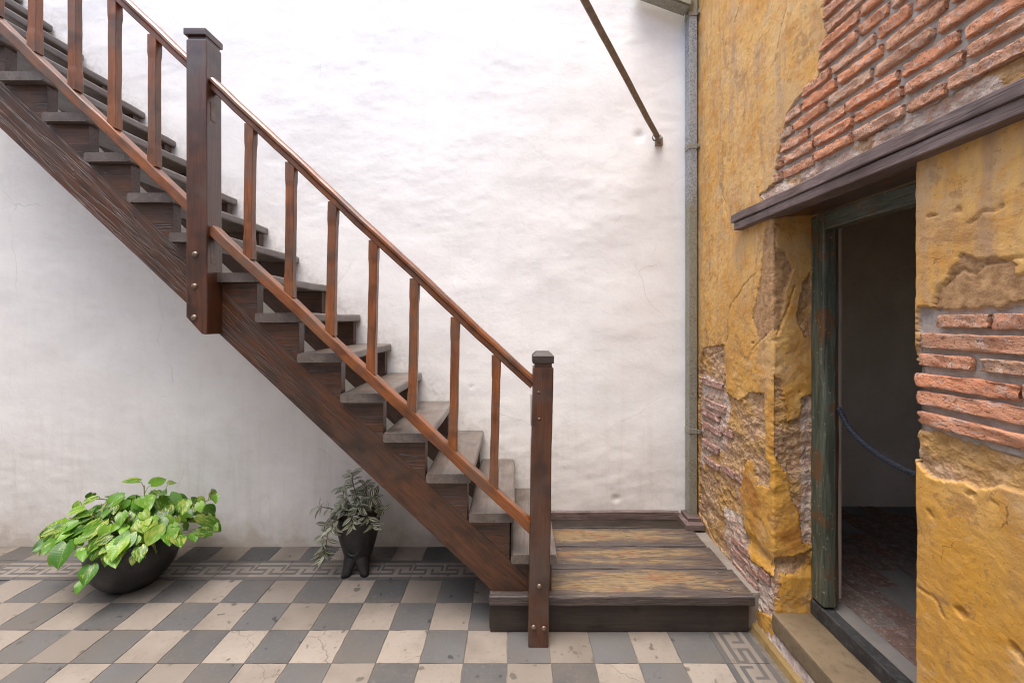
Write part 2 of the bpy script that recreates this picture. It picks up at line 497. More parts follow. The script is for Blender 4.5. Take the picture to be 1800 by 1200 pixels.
def tile_mat(name, c0, c1, spot, bumps=.15):
    n = NT(name)
    v = n.coord()
    oi = n.n('ShaderNodeObjectInfo')
    a = n.noise(v, 6, 5, .6); b = n.noise(v, 55, 4, .6); c = n.noise(v, 19, 3, .5)
    col = n.mix(a, c0, c1)
    hv = n.n('ShaderNodeHueSaturation', i_Value=n.n('ShaderNodeMapRange', i_0=oi.outputs['Random'], i_3=.78, i_4=1.18).outputs[0], i_Color=col)
    col = n.mix(n.ramp(b, [(.55, 0.0), (.75, .5)]), hv.outputs[0], spot)
    col = n.mix(n.ramp(c, [(.69, 0.0), (.74, .75)]), col, tuple(x * .35 for x in c0))
    col = n.mix(n.ramp(n.noise(v, 2.7, 5, .65), [(.45, 0.0), (.7, .6)]), col, (.13, .108, .088))
    # hairline cracks on some tiles
    ck = n.n('ShaderNodeTexVoronoi', feature='DISTANCE_TO_EDGE', i_Vector=n.mix(.08, v, n.n('ShaderNodeTexNoise', i_Vector=v, i_Scale=12.0).outputs[1]), i_Scale=3.2).outputs[0]
    on = n.math('GREATER_THAN', oi.outputs['Random'], .86)
    col = n.mix(n.math('MULTIPLY', n.ramp(ck, [(.002, .6), (.007, 0.0)]), on), col, (.09, .075, .06))
    nb = n.bump(b, bumps, .001)
    return n.out(col, n.ramp(a, [(.3, .5), (.7, .7)]), nb, Specular_IOR_Level=.3)
M_TDARK = tile_mat('grey_cement_tile', (.080, .079, .080), (.108, .106, .105), (.135, .13, .125))
M_TLIGHT = tile_mat('cream_cement_tile', (.205, .176, .148), (.265, .232, .20), (.165, .134, .108))

def simple(name, c0, c1, scale=8, rough=.7, bumps=.3, bd=.004, spec=.4, metal=0.0, c2=None):
    n = NT(name)
    v = n.coord(rnd=False)
    a = n.noise(v, scale, 6, .62, .3); b = n.noise(v, scale * 8, 4, .6)
    col = n.mix(n.ramp(a, [(.35, 0.0), (.65, 1.0)]), c0, c1)
    if c2: col = n.mix(n.ramp(b, [(.5, 0.0), (.7, .7)]), col, c2)
    nb = n.bump(a, bumps, bd); nb = n.bump(b, bumps, bd * .25, nb)
    return n.out(col, rough, nb, Specular_IOR_Level=spec, Metallic=metal)
M_CEMENT = simple('cement', (.17, .148, .122), (.25, .22, .188), 6, .8)
M_TANSTEP = simple('tan_painted_step', (.135, .098, .058), (.20, .15, .095), 4, .6, .4, c2=(.11, .078, .045))
M_OCHREEDGE = simple('ochre_skirting', (.20, .13, .045), (.29, .20, .085), 9, .7)
M_BLACKP = simple('black_painted_wood', (.022, .022, .023), (.05, .05, .05), 7, .5, .3, c2=(.09, .09, .088))
M_RUBBLE = simple('lime_rubble', (.36, .29, .25), (.54, .49, .46), 14, .9, 1.0, .012, .2, c2=(.36, .2, .15))
M_POT = simple('black_ceramic', (.013, .013, .014), (.026, .025, .026), 9, .42, .12, .002, .5, c2=(.04, .038, .037))
M_SOIL = simple('potting_soil', (.03, .02, .013), (.06, .04, .025), 40, .95, 1, .01)
M_IRON = simple('rusty_iron', (.19, .155, .13), (.28, .225, .18), 30, .7, .3, .002, .4, c2=(.11, .065, .04))
M_BOLT = simple('bolt_iron', (.13, .095, .07), (.22, .16, .12), 40, .42, .2, .001, .6, .6)
M_ROPE_ = None
M_GROUT = simple('floor_grout', (.10, .085, .07), (.17, .145, .12), 20, .9)
M_ROOM = simple('dim_limewash', (.58, .48, .37), (.68, .57, .45), 3, .9, .8, .03, .2)
M_PAVER = brick_mat('floor_paver', [(.19, .13, .105), (.20, .16, .14), (.22, .125, .095), (.19, .16, .145)], .3)
M_ROOMFLOOR = simple('cement_washed_floor', (.15, .138, .125), (.22, .20, .183), 4, .75)

def zinc_mat():
    n = NT('galvanised_zinc')
    v = n.coord(rnd=False)
    vo = n.n('ShaderNodeTexVoronoi', i_Vector=v, i_Scale=130.0).outputs[1]
    bw = n.n('ShaderNodeRGBToBW', i_0=vo).outputs[0]
    col = n.ramp(bw, [(.2, (.17, .18, .19)), (.8, (.40, .42, .43))])
    col = n.mix(n.ramp(n.noise(v, 3.5, 5, .6), [(.45, 0.0), (.65, .6)]), col, (.36, .385, .41))
    # lichen-ochre splash low down
    sp = n.n('ShaderNodeSeparateXYZ', i_0=v)
    f = n.math('ADD', sp.outputs[2], n.math('MULTIPLY', n.noise(v, 4, 4, .6), .9))
    col = n.mix(n.ramp(f, [(.75, .5), (1.0, 0.0)]), col, (.25, .215, .09))
    return n.out(col, .5, n.bump(bw, .1, .001), Metallic=.35)
M_ZINC = zinc_mat()

def frame_mat():
    n = NT('green_door_paint')
    v = n.coord(rnd=True)
    g = n.noise(n.n('ShaderNodeMapping', i_Scale=(1.4, 18, 18), i_Vector=v).outputs[0], 3, 6, .65, .8)
    b = n.noise(v, 9, 6, .7, .6)
    col = n.ramp(g, [(.3, (.03, .036, .024)), (.5, (.075, .088, .06)), (.7, (.15, .165, .13))])
    col = n.mix(n.ramp(b, [(.55, 0.0), (.63, .85)]), col, (.15, .065, .022))
    col = n.mix(n.ramp(n.noise(v, 60, 3, .6), [(.66, 0.0), (.72, .6)]), col, (.3, .27, .2))
    nb = n.bump(g, .6, .004); nb = n.bump(b, .6, .004, nb)
    return n.out(col, .5, nb)
M_FRAME = frame_mat()

def rope_mat():
    n = NT('navy_rope')
    tc = n.n('ShaderNodeTexCoord')
    w = n.n('ShaderNodeTexWave', bands_direction='DIAGONAL', i_Vector=tc.outputs['Object'], i_Scale=55.0, i_Distortion=1.0).outputs[1]
    col = n.ramp(w, [(.2, (.008, .01, .016)), (.8, (.035, .045, .07))])
    return n.out(col, .6, n.bump(w, .8, .004))
M_ROPE = rope_mat()

def leaf_mat(name, zebra=False):
    n = NT(name)
    tc = n.n('ShaderNodeTexCoord')
    uv = tc.outputs['UV']
    sp = n.n('ShaderNodeSeparateXYZ', i_0=uv)
    oi = n.n('ShaderNodeObjectInfo')
    rnd = oi.outputs['Random']
    across = n.math('ABSOLUTE', n.math('SUBTRACT', sp.outputs[1], .5), 0)       # 0 at midrib .. .5 at the edge
    if not zebra:
        v = n.n('ShaderNodeVectorMath', operation='ADD', i_0=uv, i_1=n.math('MULTIPLY', rnd, 50.0)).outputs[0]
        st = n.noise(n.n('ShaderNodeMapping', i_Scale=(1.2, 3.6, 1), i_Rotation=(0, 0, .5), i_Vector=v).outputs[0], 2.6, 4, .55, .4)
        lim = n.n('ShaderNodeMapRange', i_0=rnd, i_3=.40, i_4=.64).outputs[0]
        var = n.n('ShaderNodeMapRange', i_0=n.math('SUBTRACT', st, lim), i_1=0.0, i_2=.12).outputs[0]
        g = n.ramp(n.n('ShaderNodeTexWhiteNoise', noise_dimensions='1D', i_W=rnd).outputs[0],
                   [(0, (.032, .105, .012)), (.5, (.095, .255, .022)), (1, (.215, .42, .04))])
        col = n.mix(n.math('MULTIPLY', var, .75), g, (.46, .50, .11))
        col = n.mix(n.ramp(across, [(.0, .55), (.035, 0.0)]), col, (.22, .36, .07))
        ro = .3
    else:
        st = n.ramp(across, [(.0, (.06, .04, .045)), (.07, (.07, .08, .05)), (.11, (.58, .62, .48)), (.28, (.60, .64, .50)), (.34, (.12, .135, .075)), (.5, (.13, .11, .075))])
        hv = n.n('ShaderNodeHueSaturation', i_Value=n.n('ShaderNodeMapRange', i_0=rnd, i_3=.85, i_4=1.4).outputs[0], i_Color=st)
        col = hv.outputs[0]
        ro = .38
    vein = n.n('ShaderNodeTexWave', bands_direction='X', i_Vector=uv, i_Scale=5.0, i_Distortion=1.5).outputs[1]
    nb = n.bump(vein, .15, .002)
    n.out(col, ro, nb, Specular_IOR_Level=.45)
    tr = n.n('ShaderNodeBsdfTranslucent', i_Color=col)
    mx = n.n('ShaderNodeMixShader', i_0=.28, i_1=n.b.outputs[0], i_2=tr.outputs[0])
    n.L.new(mx.outputs[0], n.N['Material Output'].inputs[0])
    return n.m
M_LEAF = leaf_mat('pothos_leaf')
M_ZLEAF = leaf_mat('striped_leaf', True)
M_VINE = simple('vine_stem', (.12, .16, .035), (.2, .22, .06), 30, .5, .1)
M_ZVINE = simple('purple_stem', (.07, .05, .03), (.11, .08, .05), 30, .6, .1)
M_FLOOR = None

# ------------------------------------------------------------------ floor
TX0, TY0, TS = -0.435, 2.482, 0.2      # a tile corner: column 0, the line between checker and border
def floor_base_mat():
    n = NT('tiled_floor_far')
    tc = n.n('ShaderNodeTexCoord')
    mp = n.n('ShaderNodeMapping', i_Location=(-TX0 / TS, -(TY0) / TS, .5), i_Scale=(1 / TS, 1 / TS, 1), i_Vector=tc.outputs['Object'])
    ck = n.n('ShaderNodeTexChecker', i_Scale=1.0, i_Vector=mp.outputs[0], i_Color1=(.094, .093, .092, 1), i_Color2=(.235, .204, .174, 1))
    a = n.noise(tc.outputs['Object'], 9, 5, .6)
    col = n.mix(n.ramp(a, [(.4, 0.0), (.8, .5)]), ck.outputs[0], (.2, .17, .14))
    return n.out(col, .55)
gm = mesh('floor', [(-7, -5, -.006), (1.32, -5, -.006), (1.32, 2.95, -.006), (-7, 2.95, -.006)], [(0, 1, 2, 3)], M_GROUT)
gm.materials.clear(); gm.materials.append(floor_base_mat())
floor = tag(link('floor', gm), kind='structure')
screed = box('screed', -3.036, 1.215, 1.081, 2.86, -.03, -.0035, M_GROUT, floor, 0)

def tile_mesh(name, w, d, mat, seed):
    r = random.Random(seed)
    g = .0012
    t = .0035
    c = [(-w/2 + g, -d/2 + g), (w/2 - g, -d/2 + g), (w/2 - g, d/2 - g), (-w/2 + g, d/2 - g)]
    c = [(x + r.uniform(-.0007, .0007), y + r.uniform(-.0007, .0007)) for x, y in c]
    vs_, fs = [], []
    # chipped edges: every side gets a few points nudged inwards
    ring = []
    for k in range(4):
        a, b = Vector(c[k]), Vector(c[(k + 1) % 4])
        nrm = Vector((-(b - a).y, (b - a).x)).normalized()
        for q in (0, .22, .4, .58, .8):
            p = a.lerp(b, q)
            if q and r.random() < .35: p = p + nrm * r.uniform(.0, .0035)
            ring.append(p)
    n_ = len(ring)
    for p in ring: vs_.append((p.x * .995, p.y * .995, 0))
    for p in ring: vs_.append((p.x, p.y, -.0012))
    for p in ring: vs_.append((p.x, p.y, -t))
    fs.append(tuple(range(n_)))
    for i in range(n_):
        j = (i + 1) % n_
        fs.append((n_ + i, n_ + j, j, i)); fs.append((2 * n_ + i, 2 * n_ + j, n_ + j, n_ + i))
    return mesh(name, vs_, fs, mat)

def border_mesh(name):
    # key pattern: 14 columns; rows from the front: dark, light, five key rows, light, dark
    rows = [2, 1.5, 1.4, 1.4, 1.4, 1.4, 1.4, 1.5, 2]
    grid = [[0] * 14 for _ in range(5)]
    for base in (-14, 0, 14):
        def put(c, r_):
            c += base
            if 0 <= c < 14: grid[r_][c] = 1
        for c in range(0, 13): put(c, 0)
        for c in range(0, 6): put(c, 2)
        for c in range(-6, 6): put(c, 4)
        put(0, 1); put(12, 1); put(12, 2); put(5, 3); put(-6, 3); put(-6, 2)
    full = [[1] * 14, [0] * 14] + [grid[4 - i] for i in range(5)] + [[0] * 14, [1] * 14]
    u = TS / 14
    vs_, fs, mi = [], [], []
    y = -TS / 2
    for r_, hgt in zip(full, rows):
        c = 0
        while c < 14:
            e = c
            while e < 14 and r_[e] == r_[c]: e += 1
            x0, x1 = -TS/2 + c * u, -TS/2 + e * u
            if c == 0: x0 += .0012
            if e == 14: x1 -= .0012
            k = len(vs_)
            vs_ += [(x0, y, 0), (x1, y, 0), (x1, y + hgt * u, 0), (x0, y + hgt * u, 0)]
            fs.append((k, k + 1, k + 2, k + 3)); mi.append(0 if r_[c] else 1)
            c = e
        y += hgt * u
    a = TS / 2 - .0012
    k = len(vs_)
    vs_ += [(-a, -a, 0), (a, -a, 0), (a, a, 0), (-a, a, 0), (-a, -a, -.0035), (a, -a, -.0035), (a, a, -.0035), (-a, a, -.0035)]
    for i in range(4):
        j = (i + 1) % 4
        fs.append((k + 4 + i, k + 4 + j, k + j, k + i)); mi.append(0)
    me = mesh(name, vs_, fs, [M_TDARK, M_TLIGHT])
    me.polygons.foreach_set('material_index', mi)
    return me

TM = {d: [tile_mesh('tile', TS, TS, m, s + 10 * d) for s in range(6)] for d, m in ((0, M_TDARK), (1, M_TLIGHT))}
rt = random.Random(3)
def put_tile(name, me, x, y, rz=0.0):
    M = Matrix.Translation((x, y, rt.uniform(-.0007, .0007))) @ Euler((rt.uniform(-.0025, .0025), rt.uniform(-.0025, .0025), rz + rt.uniform(-.003, .003))).to_matrix().to_4x4()
    return link(name, me, floor, M)
for row in range(0, 7):                     # rows from the border towards the viewer
    for col in range(-13, 7):
        put_tile('tile', rt.choice(TM[(row + col) % 2]), TX0 + (col + .5) * TS, TY0 - (row + .5) * TS)
BM = border_mesh('border_tile')
for col in range(-16, 8):
    put_tile('border_tile', BM, TX0 + (col + .5) * TS, TY0 + .5 * TS)
for row in range(0, 5):
    put_tile('border_tile', BM, TX0 + 7.5 * TS, TY0 - (row + .5) * TS, R(90))
BD = 2.846 - (TY0 + TS)
TB = {d: [tile_mesh('tile', TS, BD, m, s + 90 + 10 * d) for s in range(3)] for d, m in ((0, M_TDARK), (1, M_TLIGHT))}
for col in range(-16, 0):
    put_tile('tile', rt.choice(TB[(col + 1) % 2]), TX0 + (col + .5) * TS + .03, TY0 + TS + BD / 2)

# ------------------------------------------------------------------ white wall behind the stairs
WY = 2.845
def grid_mesh(name, P, nu, nv, mat, smooth=True, keep=None):
    """P: (nu*nv,3) array, u-major"""
    idx = np.arange(nu * nv).reshape(nu, nv)
    q = np.stack([idx[:-1, :-1], idx[1:, :-1], idx[1:, 1:], idx[:-1, 1:]], -1).reshape(-1, 4)
    if keep is not None: q = q[keep]
    me = bpy.data.meshes.new(name)
    me.vertices.add(len(P)); me.vertices.foreach_set('co', P.astype(np.float32).ravel())
    me.loops.add(q.size); me.loops.foreach_set('vertex_index', q.astype(np.int32).ravel())
    me.polygons.add(len(q))
    me.polygons.foreach_set('loop_start', np.arange(0, q.size, 4, dtype=np.int32))
    me.polygons.foreach_set('loop_total', np.full(len(q), 4, np.int32))
    me.polygons.foreach_set('use_smooth', np.full(len(q), smooth))
    me.materials.append(mat)
    me.update(calc_edges=True)
    return me

def white_relief(x, z):
    k = sstep(-.15, .45, fbm(x, z, .5, 3, 21))
    d = .012 * fbm(x, z, .8, 2, 5) + .0038 * fbm(x * .8, z * 1.3, .26, 3, 9) + k * .0034 * np.abs(fbm(x * .9, z * 1.2, .11, 2, 17)) ** .5 * fbm(x * .6, z * 1.5, .07, 3, 13)
    return d
xs = np.arange(-5.4, 1.27, .014); zs = np.arange(-.02, 4.9, .014)
X, Z = np.meshgrid(xs, zs, indexing='ij')
D = white_relief(X, Z)
# dents and holes
for (hx, hz, hr, hd) in ((.70, .33, .02, .012), (.86, 2.83, .03, .014), (.36, 2.02, .008, .006), (-.3, 1.1, .01, .006)):
    D = D - hd * np.exp(-((X - hx) ** 2 + (Z - hz) ** 2) / hr ** 2)
ww = grid_mesh('white_wall', np.stack([X, WY - D, Z], -1).reshape(-1, 3), len(xs), len(zs), M_WHITE)
tag(link('white_wall', ww), 'uneven white limewashed wall behind the wooden staircase', 'wall')

# ------------------------------------------------------------------ ochre wall with the doorway
WX = 1.222
DY0, DY1, DZ1 = 1.263, 1.952, 2.085       # doorway
def wyz(px, py, X_=WX):
    Y = X_ * F / (px - CX)
    return (Y, H - (py - CY) / F * Y)
def wpoly(pts): return [wyz(*p) for p in pts]
def ryz(px, py):
    """a point on the far reveal of the doorway, unrolled past the corner"""
    X_ = (px - CX) / F * DY1
    return (DY1 - (X_ - WX), H - (py - CY) / F * DY1)
BR_TOP = wpoly([(1446, 0), (1447, 30), (1450, 63), (1442, 100), (1438, 137), (1417, 157), (1400, 173), (1383, 200), (1377, 227), (1365, 283), (1360, 322), (1335, 345)]) + [(1.96, 2.1), (.3, 2.1), (.3, 4.4), (1.55, 4.4), (1.63, 3.6), (1.6, 3.1)]
BR_NEAR = wpoly([(1615, 541), (1700, 543), (1760, 538), (1830, 530)]) + [(.62, 1.62), (.6, 1.2), (.75, 1.13)] + wpoly([(1800, 812), (1740, 792), (1690, 775), (1640, 757), (1600, 752)])
RUB_NEAR = wpoly([(1600, 752), (1640, 757), (1740, 792), (1810, 815), (1815, 870), (1760, 855), (1715, 862), (1700, 850), (1660, 842), (1625, 835), (1600, 800)])
SKIM_NEAR = wpoly([(1640, 540), (1655, 500), (1672, 468), (1690, 445), (1722, 452), (1760, 452), (1785, 470), (1780, 485), (1810, 480), (1830, 535), (1700, 543)])
RUB_LOW = wpoly([(1232, 612), (1272, 605), (1276, 690), (1298, 705), (1318, 690), (1343, 690), (1345, 790), (1352, 830), (1352, 860), (1330, 850), (1322, 812), (1312, 808), (1300, 860), (1316, 985), (1330, 1008), (1360, 1015), (1362, 1080), (1300, 1030), (1270, 985), (1225, 900), (1226, 640)])
LIME_LOW = wpoly([(1230, 655), (1270, 672), (1280, 720), (1272, 790), (1240, 800), (1228, 830)])
LIME_LOW2 = wpoly([(1270, 890), (1300, 905), (1318, 985), (1355, 1010), (1362, 1085), (1325, 1070), (1285, 1000), (1272, 950)])
SKIM_LOW = wpoly([(1229, 840), (1262, 835), (1275, 895), (1282, 960), (1270, 975), (1228, 935)])
SKIM_EDGE = wpoly([(1345, 400), (1362, 400), (1362, 580), (1335, 600), (1322, 560), (1338, 480)])
REV_RUB = [[ryz(*p) for p in q] for q in (
    [(1410, 500), (1425, 480), (1427, 590), (1412, 590), (1402, 560)],
    [(1358, 660), (1375, 672), (1385, 740), (1405, 735), (1412, 710), (1425, 690), (1428, 960), (1408, 945), (1405, 900), (1392, 880), (1385, 830), (1360, 800)],
    [(1358, 985), (1395, 978), (1425, 965), (1425, 985), (1400, 1010), (1372, 1010), (1366, 1060), (1358, 1060)])]
REV_LIME = [[ryz(*p) for p in q] for q in ([(1408, 700), (1428, 690), (1428, 960), (1410, 955), (1412, 800)],)]
REV_SKIM = [[ryz(*p) for p in q] for q in ([(1356, 430), (1378, 440), (1392, 470), (1378, 520), (1372, 580), (1357, 590)],)]
CRACKS = [wpoly([(1333, 430), (1328, 480), (1305, 505), (1283, 540), (1279, 590), (1272, 612), (1240, 628)]),
          wpoly([(1640, 545), (1655, 498), (1690, 470), (1712, 480), (1735, 462), (1800, 455)]),
          wpoly([(1380, 20), (1372, 60), (1362, 110)]), wpoly([(1270, 250), (1268, 330), (1277, 380)]),
          wpoly([(1345, 590), (1335, 602), (1322, 615)]), wpoly([(1700, 390), (1720, 375), (1760, 362)]),
          wpoly([(1290, 40), (1296, 20), (1300, 0)]), wpoly([(1615, 1035), (1640, 1050), (1660, 1085)]),
          [ryz(1396, 505), ryz(1385, 540), ryz(1366, 590)], [ryz(1358, 745), ryz(1380, 755), ryz(1395, 760)]]
HOLES = [wyz(1324, 603) + (.012, .016), wyz(1642, 378) + (.016, .012), wyz(1680, 375) + (.012, .008), wyz(1690, 1075) + (.016, .014), wyz(1710, 872) + (.012, .01), wyz(1632, 905) + (.014, .012),
         wyz(1795, 1150) + (.02, .015), wyz(1750, 880) + (.012, .008), wyz(1262, 54) + (.006, .006), wyz(1275, 78) + (.007, .006), wyz(1460, 430) + (.005, .005), ryz(1382, 470) + (.008, .006), ryz(1408, 690) + (.01, .008)]

def ochre(Y, Z):
    """relief (metres proud of the wall line) and masks on the unrolled wall"""
    wy = Y + .010 * fbm(Y, Z, .05, 4, 31) + .004 * fbm(Y, Z, .012, 2, 35)
    wz = Z + .010 * fbm(Y, Z, .05, 4, 41) + .004 * fbm(Y, Z, .012, 2, 45)
    ip = lambda P: inpoly(wy, wz, P)
    brick_ = ip(BR_TOP) | ip(BR_NEAR)
    rub = ip(RUB_LOW) | ip(RUB_NEAR)
    lime = ip(LIME_LOW) | ip(LIME_LOW2)
    skim = ip(SKIM_NEAR) | ip(SKIM_LOW) | ip(SKIM_EDGE)
    rev = (Y < DY1 - .002) & (Y > DY0 + .3) & (Z < DZ1)
    for P in REV_RUB: rub = rub | (ip(P) & rev)
    for P in REV_LIME: lime = lime | (ip(P) & rev)
    for P in REV_SKIM: skim = skim | (ip(P) & rev)
    # crumbling strip over the lintel
    strip = (wz < 2.20 + .012 * fbm(Y, Z * 0, .12, 3, 77)) & (Z > 2.07) & ip(BR_TOP)
    brick_ &= ~strip; lime = lime | (strip & (fbm(Y, Z, .06, 2, 81) > -.2)); rub = rub | strip
    rub &= ~brick_; lime &= ~brick_; skim &= ~(brick_ | rub | lime)
    d = .0035 * fbm(Y, Z, .42, 2, 51) + .0014 * fbm(Y, Z, .13, 3, 55) + .0020 * fbm(Y, Z, .03, 4, 59, .65)
    deep = np.where(brick_, -.015 + .002 * fbm(Y, Z, .03, 3, 61) - d, 0)
    r_rel = -.012 + .013 * fbm(Y, Z * 1.5, .09, 3, 65, .55) + .006 * fbm(Y, Z, .022, 3, 69, .6)
    pier = (Y > DY0 + .3) & (Y < 2.9) & (Z < DZ1)
    low = sstep(1.75, 1.25, Z) * pier
    d = d + low * (.006 * fbm(Y, Z, .07, 4, 151, .6))
    d = d - pier * np.exp(-((Y - DY1) / .03) ** 2) * .010 * np.clip(fbm(Y * .3, Z, .035, 4, 157, .65) + .15, 0, 1)
    d = d + deep + np.where(rub | lime, r_rel, 0) + np.where(skim, -.0055 + .002 * fbm(Y, Z, .03, 3, 71), 0)
    for P in CRACKS:
        q = seg_dist(wy, wz, P)
        d = d - .007 * np.exp(-(q / .0035) ** 2)
    for (a, b, r_, h_) in HOLES:
        wq = .7 * fbm(Y, Z, .02, 3, 131) * r_ * 1.6; wr = .7 * fbm(Y, Z, .02, 3, 137) * r_ * 1.6
        d = d - h_ * np.exp(-(((wy + wq - a) ** 2 + ((wz + wr - b) * 1.3) ** 2) / (r_ * .75) ** 2) ** 2)
    # the foot of the pillar is undercut
    f = (Y > DY1 - .2) & (Y < 2.2)
    d = d - np.where(f, .018 * sstep(.46, .40, Z + .02 * fbm(Y, Z * 0, .1, 2, 91)) * (1 - sstep(.40, .34, Z)), 0)
    m = np.stack([rub, brick_, lime, skim], -1).astype(np.float32)
    return d, m

ochre_wall = tag(empty('ochre_wall', (WX, 1.6, 0)), 'peeling ochre yellow plaster wall with exposed red brick around the doorway', 'wall')
Vs, Fs, Ms, off = [], [], [], 0
def add_panel(prof, zs_):
    """prof: list of (s, X, Y, nx, ny): unrolled position, base point and outward normal"""
    global off
    prof = np.array(prof)
    S, Zg = np.meshgrid(prof[:, 0], zs_, indexing='ij')
    d, m = ochre(S, Zg)
    Xb, Yb, nx, ny = (np.repeat(prof[:, i:i + 1], len(zs_), 1) for i in (1, 2, 3, 4))
    P = np.stack([Xb + nx * d, Yb + ny * d, Zg], -1).reshape(-1, 3)
    nu, nv = S.shape
    idx = np.arange(nu * nv).reshape(nu, nv) + off
    Fs.append(np.stack([idx[:-1, :-1], idx[1:, :-1], idx[1:, 1:], idx[:-1, 1:]], -1).reshape(-1, 4))
    Vs.append(P); Ms.append(m.reshape(-1, 4)); off += nu * nv
def wallx(Y): return WX + .012 * float(sstep(2.3, 2.84, np.array(Y)))
ST = .0055
# far strip, full height
add_panel([(y, wallx(y), y, -1, 0) for y in np.arange(2.2, 2.9, ST)], np.concatenate([np.arange(-.02, 3.3, ST), np.arange(3.3, 4.9, .02)]))
# pillar, rounded corner and far reveal
pf = [(y, WX, y, -1, 0) for y in np.arange(2.2, DY1 + .014, -ST)]
for a in np.linspace(0, 90, 7):
    c, s = math.cos(R(a)), math.sin(R(a))
    pf.append((DY1 + .012 - .02 * a / 90, WX + .012 - .012 * c, DY1 + .012 - .012 * s, -c, -s))
for x in np.arange(WX + .016, 1.44, ST): pf.append((DY1 - (x - WX), x, DY1, 0, -1))
add_panel(pf, np.arange(-.02, DZ1 + .004, ST))
# above the lintel
add_panel([(y, WX, y, -1, 0) for y in np.append(np.arange(2.2, .45, -ST), .44)], np.concatenate([np.arange(DZ1 - .01, 3.1, ST), np.arange(3.1, 4.9, .02)]))
# near side of the doorway, turning into the near reveal
pn = [(y, WX, y, -1, 0) for y in np.arange(.44, DY0 - .011, ST)]
for a in np.linspace(0, 90, 6):
    c, s = math.cos(R(a)), math.sin(R(a))
    pn.append((DY0 - .01 + .01 * a / 90, WX + .01 - .01 * c, DY0 - .01 + .01 * s, -c, s))
for x in np.arange(WX + .02, 1.45, .012): pn.append((DY0 + (x - WX) * .05, x, DY0, 0, 1))
add_panel(pn, np.arange(-.02, DZ1 + .004, ST))
V = np.concatenate(Vs); Q = np.concatenate(Fs); Mk = np.concatenate(Ms)
me = bpy.data.meshes.new('plaster')
me.vertices.add(len(V)); me.vertices.foreach_set('co', V.astype(np.float32).ravel())
me.loops.add(Q.size); me.loops.foreach_set('vertex_index', Q.astype(np.int32).ravel())
me.polygons.add(len(Q))
me.polygons.foreach_set('loop_start', np.arange(0, Q.size, 4, dtype=np.int32))
me.polygons.foreach_set('loop_total', np.full(len(Q), 4, np.int32))
me.polygons.foreach_set('use_smooth', np.full(len(Q), True))
me.materials.append(M_YELLOW)
me.update(calc_edges=True)
ca = me.color_attributes.new('reg', 'FLOAT_COLOR', 'POINT')
ca.data.foreach_set('color', Mk.ravel())
link('plaster', me, ochre_wall)

# bricks ------------------------------------------------------------
def brick_mesh(seed, L=.17, T=.042, D=.05):
    r = random.Random(seed)
    bm = bmesh.new()
    bmesh.ops.create_cube(bm, size=1)
    bmesh.ops.scale(bm, verts=bm.verts, vec=(D, L, T))
    le = [e for e in bm.edges if abs(e.verts[0].co.y - e.verts[1].co.y) > .1]
    bmesh.ops.subdivide_edges(bm, edges=le, cuts=13, use_grid_fill=True)
    ve = [e for e in bm.edges if abs(e.verts[0].co.z - e.verts[1].co.z) > T * .9]
    bmesh.ops.subdivide_edges(bm, edges=ve, cuts=3, use_grid_fill=True)
    bmesh.ops.bevel(bm, geom=[e for e in bm.edges if e.calc_face_angle(0) > 1], offset=T * .09, segments=2, affect='EDGES', profile=.6)
    ph = [r.uniform(0, 99) for _ in range(3)]
    for v in bm.verts:
        a = np.array([v.co.y * 1.0]); b = np.array([v.co.z * 1.0 + seed])
        k = float(fbm(a + ph[0], b * 2 + v.co.x * 3, .03, 3, seed)[0])
        k2 = float(fbm(a + ph[1], b * 0 + math.copysign(1, v.co.z), .045, 2, seed + 5)[0])
        k3 = float(fbm(a + ph[2], b, .012, 3, seed + 9, .7)[0])
        v.co.x += .005 * k + .0065 * k3
        v.co.z += .002 * k2 + .0008 * k + .0022 * k3
        e = abs(v.co.y) / (L / 2)
        if e > .9:
            v.co.z *= 1 - .8 * (e - .9) * r.uniform(.5, 1.6)
            v.co.y += r.uniform(-.004, .004)
    me = from_bm('brick', bm, M_BRICK, True)
    return me
BRM = [brick_mesh(s) for s in range(12)]
PKM = []
for m in BRM[:6]:
    k = m.copy(); k.materials.clear(); k.materials.append(M_PINK); PKM.append(k)
rb = random.Random(11)
def put_brick(y0, y1, z, t=.042, x=None, tilt=0.0, pool=BRM, name='brick'):
    me = rb.choice(pool)
    L = abs(y1 - y0)
    M = (Matrix.Translation(((WX + .026 + rb.uniform(-.004, .004)) if x is None else x, (y0 + y1) / 2, z))
         @ Euler((tilt + rb.uniform(-.012, .012), rb.uniform(-.06, .06), rb.uniform(-.02, .02))).to_matrix().to_4x4()
         @ Matrix.Diagonal((1, L / .17 * (1 if rb.random() < .5 else -1), t / .042 * rb.uniform(.88, 1.05), 1)))
    if M.determinant() < 0: M = M @ Matrix.Diagonal((1, 1, -1, 1))
    return link(name, me, ochre_wall, M)
pitch = .0605
for c in range(16):
    z = 2.228 + c * pitch
    y = 2.1 - (c % 2) * .09 - rb.uniform(0, .05)
    while y > .55:
        L = rb.choice((.18, .19, .175, .20, .18, .165, .11))
        y0, y1 = y, y - L
        y = y1 - rb.uniform(.012, .02)
        mid = (y0 + y1) / 2
        ok = [bool(inpoly(np.array([q]), np.array([z]), BR_TOP)[0]) for q in (y0 - .004, mid, y1)]
        if not all(ok):
            if not any(ok[1:]): continue
            # shortened piece running under the plaster edge
            while y0 > y1 + .04 and not inpoly(np.array([y0 - .02]), np.array([z]), BR_TOP)[0]: y0 -= .01
            if y0 - y1 < .045: continue
        put_brick(y0, y1, z + rb.uniform(-.003, .003), .040)
